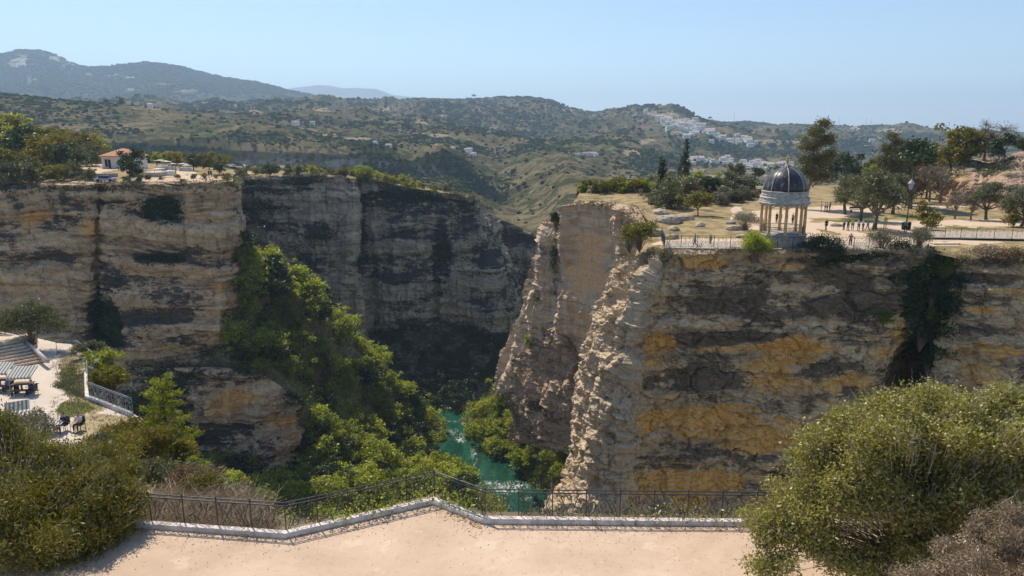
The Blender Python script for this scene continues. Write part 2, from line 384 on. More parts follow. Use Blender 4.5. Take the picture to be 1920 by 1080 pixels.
# ---- far mountains and hills
g = range_grid([(15000, [(-300, 300), (2300, 300)]), (12000, [(-300, 200), (480, 190), (540, 165), (600, 162), (640, 166), (700, 165), (740, 178), (830, 186), (900, 215), (1450, 250), (1560, 262), (1700, 252), (1760, 244), (1800, 247), (1870, 256), (1930, 254), (2300, 250)]),
                (9500, [(-300, 240), (900, 240), (2300, 275)]), (6500, [(-300, 260), (2300, 290)])], -300, 2300, 500, [10, 40, 20])
g[..., 2] += fbm(g, (900, 900, 900), 5, 3) * 55 * (np.arange(g.shape[0]) > 5)[:, None]
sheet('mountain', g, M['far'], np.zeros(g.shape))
g = range_grid([(5600, [(-300, 290), (800, 300)]), (4500, [(-300, 120), (-60, 112), (0, 106), (30, 97), (52, 95), (80, 98), (105, 104), (130, 118), (165, 128), (205, 126), (250, 121), (290, 119), (330, 124), (375, 136), (430, 148), (480, 155), (540, 170), (600, 184), (640, 190), (720, 205), (800, 230)]),
                (3900, [(-300, 175), (0, 160), (100, 150), (200, 168), (300, 160), (450, 180), (600, 200), (800, 240)]),
                (3000, [(-300, 235), (300, 225), (600, 232), (800, 262)]), (2500, [(-300, 265), (300, 260), (800, 290)])], -300, 800, 520, [12, 50, 60, 20])
g[..., 2] += fbm(g, (500, 700, 700), 5, 8, ridged=True) * 38 * np.clip(np.abs(np.arange(g.shape[0]) - 13) / 30, 0.12, 1)[:, None] + fbm(g, 60, 2, 5) * 6
mk = np.zeros(g.shape); mk[..., 2] = spots(g, [(40, 115, 24, 14, .7), (100, 110, 14, 6, .6), (125, 125, 16, 8, .6), (215, 143, 30, 9, .5), (245, 146, 14, 5, .8), (60, 150, 20, 10, .5)], .8, 90)
mk[..., 0] = spots(g, [(250, 168, 30, 5, .55), (310, 158, 26, 4, .55), (345, 170, 22, 5, .55), (390, 188, 30, 4, .55), (440, 192, 35, 4, .55), (170, 140, 20, 6, .5), (290, 190, 25, 4, .7), (500, 200, 30, 4, .6)], .8, 90)
sheet('mountain', g, M['mount'], mk); MOUNT = g; MOUNT_BARE = np.maximum(mk[..., 0], mk[..., 2])
crest = [(-300, 215), (0, 215), (300, 212), (500, 208), (580, 200), (620, 193), (660, 190), (740, 190), (800, 186), (850, 188), (905, 186), (940, 184), (990, 184), (1030, 189), (1065, 202), (1110, 211), (1160, 207), (1220, 207), (1262, 215), (1300, 222), (1350, 230), (1400, 228), (1450, 234), (1500, 238), (1560, 238), (1600, 241), (1640, 236), (1700, 237), (1745, 250), (1800, 253), (1860, 258), (1920, 264), (2300, 270)]
g = range_grid([(3600, [(-300, 270), (2300, 310)]), (2900, crest),
                (2400, [(-300, 215), (300, 212), (600, 208), (800, 212), (900, 218), (1000, 215), (1060, 225), (1110, 240), (1160, 225), (1250, 225), (1300, 232), (1360, 252), (1420, 262), (1500, 258), (1600, 262), (1700, 256), (1800, 272), (2300, 285)]),
                (1800, [(-300, 235), (300, 230), (600, 228), (800, 248), (1000, 258), (1200, 262), (1280, 250), (1350, 265), (1420, 282), (1500, 285), (1700, 290), (2300, 300)]),
                (1300, [(-300, 245), (300, 245), (600, 250), (750, 262), (900, 272), (1000, 276), (1100, 280), (1200, 288), (1280, 300), (1340, 308), (1500, 316), (1700, 322), (2300, 330)]),
                (1000, [(-300, 165), (-60, 170), (0, 176), (100, 190), (230, 197), (320, 208), (400, 228), (500, 247), (600, 260), (750, 273), (850, 281), (930, 298), (1000, 285), (1100, 289), (1150, 297), (1200, 312), (1300, 334), (1400, 342), (1500, 348), (2300, 350)]),
                (744, [(-300, 262), (150, 268), (300, 276), (400, 286), (600, 290), (720, 293), (770, 303), (830, 284), (870, 300), (900, 335), (940, 362), (985, 340), (1060, 306), (1140, 330), (1200, 345), (1300, 355), (1500, 362), (2300, 370)]),
                (735, [(-300, 300), (300, 304), (400, 318), (480, 326), (600, 328), (720, 331), (765, 332), (830, 332), (870, 335), (900, 362), (940, 378), (985, 352), (1060, 318), (1140, 340), (1200, 355), (1300, 360), (1500, 366), (2300, 375)]),
                (560, [(-300, 325), (300, 335), (420, 348), (600, 356), (760, 372), (880, 412), (960, 445), (1010, 425), (1060, 385), (1130, 378), (1200, 385), (1300, 385), (1500, 385), (2300, 385)]),
                (400, [(-300, 360), (400, 380), (700, 430), (900, 470), (1020, 520), (1100, 450), (1200, 420), (2300, 420)])],
               -300, 2300, 900, [10, 60, 60, 50, 60, 60, 24, 70, 30])
rr = np.arange(g.shape[0])[:, None]
dist = g[..., 1]
gate = np.clip(np.minimum(np.abs(rr - 10) / 85, np.abs(rr - 240) / 40 + 0.15) + 0.03, 0, 1) * np.where((rr > 298) & (rr < 330), 0.3, 1)
g[..., 2] += (fbm(g, (260, 420, 300), 5, 12, ridged=True) * 0.028 * dist * gate) + fbm(g, (70, 90, 70), 4, 14, ridged=True) * np.clip(dist * 0.006, 0, 9) * gate + fbm(g, 22, 2, 3) * np.clip(dist * 0.0012, 0, 3)
HILL = g
mk = np.zeros(g.shape)
mk[..., 0] = spots(g, [(600, 205, 22, 5, .9), (720, 203, 22, 5, .8), (835, 213, 14, 7, .9), (785, 228, 18, 6, 1), (820, 254, 22, 4, 1), (790, 250, 16, 4, .9), (900, 205, 25, 6, .5), (925, 240, 14, 8, .5), (1055, 203, 30, 5, .6),
                       (1215, 265, 26, 8, .7), (1190, 285, 22, 9, .7), (1240, 262, 30, 4, .5), (1450, 265, 35, 5, 1), (1610, 240, 14, 4, 1), (1665, 246, 28, 5, 1), (1300, 320, 30, 5, .9), (1340, 330, 40, 4, .9), (1400, 322, 40, 4, .9), (1460, 330, 40, 5, .9), (1380, 340, 30, 4, .8),
                       (620, 252, 20, 3, .7), (670, 260, 25, 3, .8), (380, 196, 40, 5, .8), (440, 200, 40, 6, .8), (280, 203, 40, 5, .5), (480, 212, 30, 5, .6), (330, 238, 60, 9, .28), (230, 230, 80, 9, .28), (1010, 350, 40, 30, .34), (1050, 370, 60, 20, .34), (960, 400, 30, 15, .2)], .9, 60)
mk[..., 1] = np.clip(spots(g, [(490, 262, 120, 16, .75), (680, 272, 60, 12, .7), (300, 272, 120, 7, .6), (800, 300, 35, 8, .3), (1340, 272, 90, 18, .9), (1230, 300, 60, 20, .8), (1130, 310, 30, 20, .6), (1450, 290, 80, 9, .8), (1600, 270, 80, 15, .7), (1750, 280, 80, 12, .7), (1400, 358, 100, 12, .6), (860, 340, 25, 25, .6), (910, 380, 25, 25, .6), (1330, 262, 40, 8, .4), (40, 190, 60, 6, .5), (700, 240, 200, 8, .3), (1000, 245, 120, 25, .3)], .9, 60), 0, 1)
mk[..., 2] = spots(g, [(1240, 214, 40, 6, .8), (1180, 216, 20, 6, .5), (1640, 262, 28, 6, .6), (1170, 330, 40, 14, .5), (1290, 225, 20, 6, .7), (500, 310, 120, 18, .65), (650, 312, 110, 16, .65), (800, 318, 40, 14, .55), (890, 340, 12, 16, .4)], .9, 60)
sheet('hills', g, M['hill'], mk)

# ---- left headland cliff and plateau
rows = [[(-280, 338, 170), (0, 342, 167), (120, 343, 166), (174, 343, 165), (188, 343, 172), (208, 343, 165), (330, 341, 163), (420, 338, 161), (434, 340, 164), (437, 340, 185), (440, 335, 290)],
        [(-280, 520, 166), (0, 520, 163), (120, 520, 162), (170, 520, 162), (186, 520, 168), (210, 520, 161), (330, 520, 160), (418, 520, 158), (438, 520, 161), (440, 520, 185), (444, 520, 290)],
        [(-280, 650, 164), (0, 650, 160), (120, 650, 160), (165, 650, 165), (190, 650, 170), (225, 650, 158), (330, 640, 157), (410, 630, 156), (437, 630, 159), (440, 640, 185), (446, 640, 290)],
        [(-280, 740, 170), (0, 740, 166), (120, 740, 166), (165, 740, 168), (190, 740, 172), (240, 730, 166), (330, 720, 166), (410, 710, 164), (450, 700, 166), (460, 700, 190), (460, 690, 290)]]
g = loft([[P(*p) for p in r] for r in rows], 760, 330)
gc, s = cliffify(g, 1.6, 22, 0.95, 3.2, 0.55, 6, 0.4, 2.4, 0.1, 2, block=.38)
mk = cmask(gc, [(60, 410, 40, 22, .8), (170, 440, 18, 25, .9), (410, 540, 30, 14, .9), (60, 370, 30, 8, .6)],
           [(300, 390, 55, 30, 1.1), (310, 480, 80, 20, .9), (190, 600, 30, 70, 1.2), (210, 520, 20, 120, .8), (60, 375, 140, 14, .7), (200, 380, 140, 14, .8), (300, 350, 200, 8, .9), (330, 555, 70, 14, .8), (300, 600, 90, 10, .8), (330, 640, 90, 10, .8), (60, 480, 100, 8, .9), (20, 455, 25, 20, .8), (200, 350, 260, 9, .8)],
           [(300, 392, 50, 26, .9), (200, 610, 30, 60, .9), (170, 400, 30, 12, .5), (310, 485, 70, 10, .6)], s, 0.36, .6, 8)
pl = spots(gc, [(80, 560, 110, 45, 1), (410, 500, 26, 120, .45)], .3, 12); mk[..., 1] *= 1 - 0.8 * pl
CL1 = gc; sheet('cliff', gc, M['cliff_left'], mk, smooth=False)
rows = [[P(-280, 232, 310), P(0, 258, 310), P(80, 275, 310), P(150, 288, 310), P(250, 300, 310), P(350, 307, 310), P(437, 318, 310)],
        [P(-280, 235, 250), P(0, 262, 250), P(80, 283, 250), P(150, 296, 250), P(250, 305, 250), P(350, 311, 250), P(437, 320, 250)],
        [P(-280, 265, 205), P(0, 290, 205), P(80, 303, 205), P(150, 313, 205), P(250, 315, 205), P(350, 318, 205), P(437, 325, 205)],
        [P(-280, 310, 182), P(0, 325, 182), P(80, 327, 182), P(150, 329, 182), P(250, 328, 182), P(350, 328, 182), P(437, 332, 182)],
        [P(-280, 338, 169), P(0, 342, 166), P(80, 343, 166), P(150, 343, 165), P(250, 342, 164), P(350, 341, 162.5), P(437, 340, 161)]]
g = loft(rows, 200, 160, (True, True)); g[..., 2] += fbm(g, 9, 4, 6) * 0.5
def mat_ground(name, sand, dry, green):
    m, n, o = new_mat(name); k = NT(n)
    a = k.attr('mask').outputs['Color']; s_ = k.add('ShaderNodeSeparateColor'); k.link(a, s_.inputs[0])
    n1 = k.noise(k.coords(), 0.35, 8, 0.65); n2 = k.noise(k.coords(), 3.0, 6, 0.7)
    c = k.mix(k.range(n1, 0.4, 0.62), dry, tuple(x * 0.55 for x in dry))
    c = k.mix(k.range(k.math('ADD', s_.outputs[1], k.math('MULTIPLY', k.math('SUBTRACT', n1, 0.5), 0.8)), 0.45, 0.6), c, green)
    sd = k.mix(k.range(n1, 0.3, 0.7), sand, tuple(x * 0.86 for x in sand))
    sd = k.mix(k.range(n2, 0.55, 0.75), sd, tuple(x * 0.88 for x in sand))
    c = k.mix(k.range(k.math('ADD', s_.outputs[0], k.math('MULTIPLY', k.math('SUBTRACT', n1, 0.5), 0.6)), 0.42, 0.55), c, sd)
    k.link(k.princ(c, 0.95, k.bump(k.math('ADD', n1, k.math('MULTIPLY', n2, 0.5)), 0.6, 0.12), 0, 0.1), o.inputs[0]); return m
M['plateau'] = mat_ground('plateau', (0.62, 0.47, 0.34), (0.36, 0.27, 0.14), (0.10, 0.13, 0.03))
mk = np.zeros(g.shape); mk[..., 0] = spots(g, [(170, 318, 50, 12, 1), (320, 325, 60, 8, .8), (380, 335, 60, 8, .9), (300, 337, 80, 6, .6), (170, 342, 40, 5, .7)], .3, 5)
mk[..., 1] = spots(g, [(60, 290, 120, 40, .6)], .3, 5); PLA = g
sheet('plateau_ground', g, M['plateau'], mk)

# ---- cliffs across the gorge
rows = [[(425, 334, 287), (500, 330, 284), (560, 327, 281), (600, 326, 280), (640, 330, 278), (663, 338, 277), (666, 345, 292), (672, 345, 330)],
        [(430, 500, 285), (500, 500, 282), (560, 500, 279), (600, 500, 278), (640, 500, 276), (660, 500, 274), (664, 500, 292), (670, 500, 330)],
        [(440, 680, 281), (500, 680, 279), (560, 680, 277), (620, 670, 274), (670, 660, 271), (696, 650, 270), (690, 650, 291), (690, 650, 330)]]
g = loft([[P(*p) for p in r] for r in rows], 330, 330)
gc, s = cliffify(g, 2.6, 26, 0.9, 5, 1.3, 7, 0.7, 3.5, 0.2, 5, bs=7, block=.8, cz=2.2)
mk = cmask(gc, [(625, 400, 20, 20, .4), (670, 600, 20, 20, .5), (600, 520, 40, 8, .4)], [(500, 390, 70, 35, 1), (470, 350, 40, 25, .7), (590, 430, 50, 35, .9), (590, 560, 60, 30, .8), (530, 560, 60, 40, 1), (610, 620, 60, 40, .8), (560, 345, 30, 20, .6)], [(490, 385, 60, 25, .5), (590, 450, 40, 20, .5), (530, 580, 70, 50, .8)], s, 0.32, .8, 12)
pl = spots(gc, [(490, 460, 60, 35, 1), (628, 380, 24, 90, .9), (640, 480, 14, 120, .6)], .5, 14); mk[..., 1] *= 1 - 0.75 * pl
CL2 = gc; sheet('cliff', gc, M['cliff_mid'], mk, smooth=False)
rows = [[(655, 338, 296), (680, 334, 292), (720, 342, 290), (765, 352, 288), (830, 362, 285), (885, 367, 283), (893, 374, 290), (903, 388, 320), (908, 400, 345), (910, 400, 380)],
        [(660, 500, 294), (685, 500, 290), (730, 500, 288), (800, 500, 286), (812, 500, 290), (850, 500, 284), (920, 500, 282), (946, 505, 288), (955, 505, 312), (960, 505, 360)],
        [(670, 700, 290), (700, 700, 287), (745, 700, 285), (800, 690, 284), (815, 690, 289), (860, 680, 283), (940, 680, 280), (972, 670, 284), (985, 670, 312), (990, 670, 360)]]
g = loft([[P(*p) for p in r] for r in rows], 430, 340)
gc, s = cliffify(g, 3.0, 24, 1.0, 5, 1.6, 7, 0.8, 3.5, 0.2, 9, bs=7, block=.9, cz=2.0)
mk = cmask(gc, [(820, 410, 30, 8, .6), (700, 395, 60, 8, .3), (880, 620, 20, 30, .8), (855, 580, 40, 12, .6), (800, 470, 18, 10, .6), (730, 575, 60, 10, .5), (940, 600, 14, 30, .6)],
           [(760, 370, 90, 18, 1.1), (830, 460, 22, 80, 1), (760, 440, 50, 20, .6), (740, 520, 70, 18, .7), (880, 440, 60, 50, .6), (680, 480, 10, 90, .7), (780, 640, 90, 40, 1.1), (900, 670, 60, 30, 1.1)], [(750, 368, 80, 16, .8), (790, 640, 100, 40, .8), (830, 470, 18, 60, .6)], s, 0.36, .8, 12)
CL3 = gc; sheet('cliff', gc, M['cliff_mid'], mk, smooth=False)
rows = [[(870, 404, 372), (915, 405, 366), (940, 412, 364), (975, 426, 361), (1000, 438, 360), (1022, 458, 360), (1045, 470, 365), (1080, 470, 400)],
        [(870, 720, 368), (915, 720, 362), (940, 720, 360), (975, 720, 357), (1000, 720, 356), (1030, 720, 356), (1060, 720, 365), (1100, 720, 400)]]
g = loft([[P(*p) for p in r] for r in rows], 220, 260)
gc, s = cliffify(g, 3.0, 30, 1.0, 6, 1.5, 9, 0.8, 4, 0.2, 14, bs=9, block=1.0, cz=2.2)
CL4 = gc; sheet('cliff', gc, M['cliff_mid'], cmask(gc, [(980, 480, 14, 30, .4)], [(950, 440, 40, 30, .9)], [], s, 0.46, .8, 14), smooth=False)
top3 = [P(425, 334, 287), P(500, 330, 284), P(560, 327, 281), P(640, 330, 278), P(664, 337, 279), P(680, 334, 291), P(765, 352, 287.5), P(830, 362, 284.5), P(886, 367, 282.5)]
rows = [[P(425, 326, 460), P(500, 326, 460), P(560, 328, 460), P(640, 333, 460), P(664, 338, 460), P(680, 340, 460), P(765, 358, 440), P(830, 375, 420), P(893, 392, 400)],
        [P(425, 320, 350), P(500, 321, 350), P(560, 323, 350), P(640, 328, 350), P(664, 331, 350), P(680, 333, 350), P(765, 346, 345), P(830, 360, 335), P(893, 376, 325)], top3]
g = loft(rows, 240, 110, (False, True)); g[..., 2] += fbm(g, 14, 4, 7) * 1.0 * np.minimum(1, np.arange(110)[::-1] / 12)[:, None]
PLB = g; mk = np.zeros(g.shape); mk[..., 0] = spots(g, [(460, 324, 30, 3, .8), (870, 366, 40, 3, .6)], .3, 5); mk[..., 1] = 0.35
sheet('plateau_ground', g, M['plateau'], mk)
rows = [[P(870, 415, 470), P(940, 425, 470), P(1000, 445, 460), P(1045, 475, 450)], [P(870, 404, 372), P(940, 412, 364), P(1000, 438, 360), P(1045, 470, 365)]]
g = loft(rows, 80, 50); g[..., 2] += fbm(g, 12, 3, 7) * 0.8; mk = np.zeros(g.shape); mk[..., 1] = 0.3; PLC = g
sheet('plateau_ground', g, M['plateau'], mk)

# ---- valley floor, river, banks
ZR = -95.0
g = loft([[(-9000, 14000, -97.2), (9000, 14000, -97.2)], [(-9000, -60, -97.2), (9000, -60, -97.2)]], 2, 2)
sheet('ground', g, M['scree'], np.zeros(g.shape))  # unseen flat sheet added beneath the land to stop light leaking through
m, n, o = new_mat('river_water'); k = NT(n)
wv = k.noise(k.coords((1, 0.5, 1)), 0.9, 5, 0.6, 0.6); wb = k.noise(k.coords((0.5, 0.12, 1)), 0.35, 5, 0.7, 1.0)
c = k.mix(k.range(wb, 0.35, 0.7), (0.006, 0.042, 0.030), (0.018, 0.098, 0.068))
foam = k.math('MULTIPLY', k.attr('foam').outputs['Fac'], k.range(k.noise(k.coords((1, 0.45, 1)), 1.1, 6, 0.75, 1.5), 0.47, 0.60))
c = k.mix(foam, c, (0.72, 0.76, 0.74))
k.link(k.princ(c, 0.12, k.bump(wv, 0.45, 0.25), 0, 0.5), o.inputs[0]); M['water'] = m
g = loft([[(-120, 420, ZR), (120, 420, ZR)], [(-120, 40, ZR), (120, 40, ZR)]], 241, 381)
g[..., 2] += fbm(g, 3.0, 3, 2) * 0.06
rv = sheet('river', g, M['water'])
fa = rv.data.attributes.new('foam', 'FLOAT', 'POINT')
fa.data.foreach_set('value', np.clip(spots(g, [(950, 916, 34, 9, 1), (975, 908, 22, 6, 1), (862, 822, 10, 9, .9), (852, 810, 8, 6, .9), (925, 905, 14, 4, .7), (890, 850, 8, 16, .6), (985, 935, 20, 3, .5), (850, 790, 20, 2, .4)], .4, 3), 0, 1).astype(np.float32).ravel())

# left talus ridge: lit crest running from the headland down to the river
rows = [[P(200, 640, 190), P(300, 620, 200), P(420, 560, 215), P(500, 600, 222), P(580, 640, 228), P(620, 690, 232), P(680, 740, 235), P(740, 790, 235), P(800, 830, 232), P(815, 830, 225)],
        [P(200, 690, 172), P(300, 660, 172), P(436, 474, 172), P(500, 508, 182), P(565, 548, 190), P(620, 606, 198), P(680, 672, 208), P(740, 738, 217), P(800, 783, 222), P(828, 792, 221.5)],
        [P(200, 720, 165), P(300, 710, 165), P(430, 590, 163), P(490, 630, 170), P(550, 680, 175), P(620, 735, 183), P(680, 775, 192), P(740, 810, 202), P(800, 836, 208), P(848, 846, 205)],
        [P(200, 750, 172), P(300, 740, 172), P(415, 690, 158), P(480, 705, 155), P(550, 742, 155), P(620, 805, 162), P(680, 848, 172), P(750, 880, 182), P(820, 885, 188), P(880, 884, 189)],
        [P(160, 890, 146), P(280, 890, 148), P(400, 890, 153), P(480, 890, 153), P(560, 895, 152), P(620, 905, 146), P(690, 915, 152), P(770, 925, 160), P(860, 930, 168), P(932, 938, 172)],
        [P(100, 1010, 85), P(200, 1010, 85), P(300, 1010, 90), P(420, 1010, 98), P(520, 1010, 106), P(600, 1010, 114), P(690, 1010, 122), P(780, 1010, 132), P(870, 1010, 142), P(950, 1010, 152)]]
g = loft(rows, 320, 300, (True, True)); nn = -normals(g)
g = g + nn * (fbm(g, 14, 4, 31) * 2.0 + fbm(g, 4, 3, 32) * 0.6)[..., None]
SLOPE = g; mk = np.zeros(g.shape); mk[..., 1] = 0.3; mk[..., 2] = 0.42
sheet('hillside', g, M['scree'], mk)
# rock outcrop under the headland
rows = [[(215, 685, 156), (300, 690, 155), (385, 688, 153), (440, 690, 152), (500, 705, 152), (545, 738, 153), (570, 768, 157), (580, 785, 172)],
        [(215, 730, 152), (300, 730, 151), (385, 735, 150.5), (440, 735, 149.5), (500, 740, 149.5), (545, 765, 150.5), (568, 790, 155), (576, 800, 170)],
        [(215, 790, 149), (300, 790, 150), (385, 780, 151), (440, 785, 151.5), (495, 800, 149.5), (535, 800, 149), (560, 812, 153), (570, 825, 168)],
        [(215, 900, 146), (300, 900, 147), (385, 890, 148), (440, 885, 147), (490, 880, 146), (520, 870, 146.5), (545, 862, 151), (560, 870, 166)]]
g = loft([[P(*p) for p in r] for r in rows], 330, 240, (False, False)); gc, s = cliffify(g, 1.8, 12, 0.9, 4, 0.8, 5, 0.6, 2.4, 0.12, 17)
OUT = gc; sheet('cliff', gc, M['cliff_left'], cmask(gc, [(440, 745, 45, 22, .9), (530, 790, 40, 12, .9), (420, 770, 30, 12, .8)], [(420, 820, 70, 30, .9), (480, 850, 60, 20, .9), (400, 700, 60, 16, .9), (500, 700, 50, 15, .6), (290, 780, 70, 120, 1)], [(460, 690, 50, 12, .6), (290, 800, 60, 80, .7)], s, 0.2, .6, 6), smooth=False)
# shaded slope beyond
rows = [[P(420, 600, 292), P(560, 600, 290), P(660, 610, 290), P(720, 620, 292), P(800, 590, 290), (P(880, 600, 286)), P(960, 630, 284), P(1020, 640, 300)],
        [P(430, 720, 262), P(570, 720, 262), P(670, 710, 262), P(730, 690, 264), P(810, 680, 264), P(880, 680, 262), P(955, 690, 258), P(1010, 700, 262)],
        [P(560, 800, 238), P(650, 800, 238), P(720, 800, 238), P(770, 782, 236), P(820, 778, 233), P(870, 776, 231), P(930, 776, 232), P(1000, 780, 235)]]
g = loft(rows, 220, 130, (True, True)); g[..., 2] += fbm(g, 14, 4, 51) * 3.0 * np.minimum(1, np.arange(130)[::-1] / 20)[:, None]
SHADE = g; mk = np.zeros(g.shape); mk[..., 1] = .6; mk[..., 2] = .4
sheet('hillside', g, M['scree'], mk)
# right bank
rows = [[P(925, 742, 240), P(955, 730, 215), P(990, 725, 200), P(1040, 740, 185), P(1090, 770, 172), P(1160, 800, 160)],
        [P(895, 760, 236), P(935, 765, 214), P(985, 775, 198), P(1040, 800, 182), P(1100, 830, 168), P(1160, 850, 155)],
        [P(872, 782, 226), P(905, 815, 212), P(945, 850, 198), P(1000, 885, 184), P(1050, 915, 172), P(1120, 940, 158)],
        [P(868, 790, 224) - [0, 0, 3], P(880, 830, 206) - [0, 0, 3], P(915, 862, 194) - [0, 0, 3], P(960, 888, 185) - [0, 0, 3], P(1020, 925, 173) - [0, 0, 3], P(1040, 990, 156) - [0, 0, 3]]]
g = loft(rows, 150, 90, (True, True)); g[..., 2] += fbm(g, 8, 4, 61) * 1.2 * np.minimum(1, np.arange(90)[::-1] / 25)[:, None]
BANK = g; mk = np.zeros(g.shape); mk[..., 1] = .2; mk[..., 2] = .5
sheet('river_bank', g, M['scree'], mk)

# ---- right cliffs
rows = [[(1030, 446, 178), (1042, 416, 157), (1060, 412, 153), (1074, 382, 150), (1100, 378, 145.5), (1150, 380, 137.5), (1196, 388, 131), (1216, 410, 124), (1250, 440, 112)],
        [(1008, 500, 180), (1028, 470, 158), (1054, 470, 154), (1066, 470, 151), (1100, 470, 146), (1150, 470, 138.5), (1200, 480, 132), (1240, 500, 124), (1270, 520, 112)],
        [(972, 600, 182), (1000, 590, 160), (1032, 590, 155), (1046, 590, 152), (1090, 600, 146), (1150, 600, 137.5), (1210, 600, 130), (1250, 600, 122), (1280, 600, 112)],
        [(936, 740, 190), (956, 735, 170), (990, 730, 163), (1035, 720, 158), (1085, 730, 150), (1150, 730, 141), (1210, 730, 132), (1250, 730, 122), (1280, 730, 112)]]
g = loft([[P(*p) for p in r] for r in rows], 420, 420)
uu, vv = proj(g); rough = np.clip(1.15 - spots(g, [(1120, 520, 55, 150, 1)], .2, 12) * 0.9, 0.18, 1.2)
gc, s = cliffify(g, 1.6, 16, 0.22, 5, 1.3, 5, 0.55, 2.4, 0.14, 23, rough, block=.3, cz=1.4)
CR2 = gc; mk = cmask(gc, [(1110, 500, 45, 90, .85), (1130, 600, 35, 60, .8), (1090, 600, 25, 60, .5)], [(1045, 500, 6, 80, .7)], [(1040, 500, 8, 40, .4), (1000, 560, 12, 25, .4)], s, 0.22, .5, 6)
mk[..., 1] *= 1 - 0.6 * spots(g, [(1115, 540, 50, 150, 1)], .2, 8)
sheet('cliff', gc, M['pale'], mk, smooth=False)
rows = [[(948, 705, 176), (985, 668, 166), (1030, 610, 155), (1052, 620, 151), (1090, 668, 148), (1140, 700, 143), (1200, 720, 138)],
        [(942, 735, 174), (980, 725, 163), (1030, 690, 152), (1065, 700, 147), (1095, 722, 144), (1140, 750, 139), (1200, 760, 134)],
        [(950, 765, 173), (985, 760, 161), (1030, 745, 150), (1070, 755, 145), (1100, 775, 142), (1140, 790, 138), (1200, 800, 132)],
        [(952, 830, 176), (990, 835, 164), (1035, 840, 153), (1080, 850, 148), (1110, 860, 142), (1140, 880, 138), (1200, 900, 132)]]
g = loft([[P(*p) for p in r] for r in rows], 230, 220, (True, True)); gc, s = cliffify(g, 2.4, 10, 0.4, 4, 0.9, 4, 0.7, 2, 0.14, 29)
SPUR = gc; sheet('cliff', gc, M['knoll'], cmask(gc, [], [(1010, 760, 40, 20, .8), (1080, 770, 30, 20, .7), (965, 760, 20, 20, .6)], [(985, 690, 10, 12, .4)], s, 0.15, .5, 5), smooth=False)

RV = [474, 540, 620, 700, 800, 900, 975, 1180]
cols = [([1262, 1215, 1190, 1165, 1145, 1125, 1100, 1080], [116] * 8),
        ([1205, 1158, 1130, 1108, 1092, 1080, 1030, 1000], [102, 101, 99, 98, 97, 96, 94, 92]),
        ([1187, 1146, 1120, 1098, 1084, 1074, 1014, 985], [94, 93, 91.4, 90, 88.6, 87.4, 85, 79]),
        ([1212, 1176, 1152, 1132, 1120, 1108, 1075, 1050], [90, 88.6, 87, 85.5, 84.2, 83, 81, 75]),
        ([1240, 1206, 1190, 1180, 1168, 1160, 1150, 1130], [87, 85.2, 84.0, 82.8, 82.0, 81.4, 80.2, 74]),
        ([1250, 1218, 1204, 1196, 1190, 1184, 1180, 1160], [87.2, 86.6, 86.0, 85.4, 84.8, 84.2, 83.4, 80]),
        ([1400, 1390, 1385, 1380, 1375, 1370, 1365, 1350], [87, 87, 86.8, 86.5, 86, 85.4, 84.8, 82]),
        ([1560, 1550, 1545, 1540, 1535, 1530, 1525, 1510], [86.6, 86.6, 86.4, 86, 85.6, 85, 84.4, 82]),
        ([1700, 1690, 1680, 1640, 1620, 1600, 1600, 1600], [86, 86, 86, 85.8, 85.4, 85, 84.4, 82]),
        ([1742, 1725, 1710, 1668, 1640, 1630, 1630, 1630], [86, 86.2, 86.2, 86, 86, 86, 86, 84]),
        ([1750, 1735, 1722, 1690, 1670, 1660, 1660, 1660], [90, 101, 103, 104, 104, 104, 104, 100]),
        ([1776, 1766, 1748, 1722, 1698, 1690, 1690, 1690], [88, 99, 102, 104, 104, 104, 104, 100]),
        ([1796, 1784, 1762, 1738, 1712, 1705, 1705, 1705], [85.5, 85, 85, 85, 85, 85, 84, 82]),
        ([1860, 1856, 1846, 1832, 1820, 1815, 1815, 1815], [84, 83, 82.5, 82, 82, 82, 81, 79]),
        ([1960, 1960, 1955, 1950, 1945, 1940, 1940, 1940], [83, 82, 81.5, 81, 80.5, 80, 79, 76]),
        ([2200, 2200, 2200, 2200, 2200, 2200, 2200, 2200], [80, 79, 78.5, 78, 78, 78, 77, 74])]
tops = [486, 484, 487, 482, 474, 468, 467, 467, 468, 472, 478, 482, 486, 488, 488, 490]
rows = []
for i, v in enumerate(RV): rows.append([P(c[0][i], tops[j] if i == 0 else v, c[1][i]) for j, c in enumerate(cols)])
g = loft(rows, 800, 520)
uu, vv = proj(g); ribw = (1 - sstep(1195, 1260, uu + (vv - 560) * 0.16))
wgt = 0.8 - 0.15 * ribw
gc, s = cliffify(g, 0.9, 12, 0.36, 2.6, 0.30, 2.6, 0.34, 1.3, 0.10, 37, wgt, 5, bs=3.0, block=.55)
gc = gc + (-normals(g)) * (ribw * .9 * fbm(g, (1.8, 1.8, 7), 3, 75, ridged=True))[..., None]
gc = gc + (-normals(g)) * (ribw * (0.75 * fbm(g, (2.2, 2.2, 2.8), 4, 71, ridged=True) + 0.22 * fbm(g, 0.7, 3, 72, ridged=True)) * np.minimum(1, np.arange(520) / 12)[:, None])[..., None]
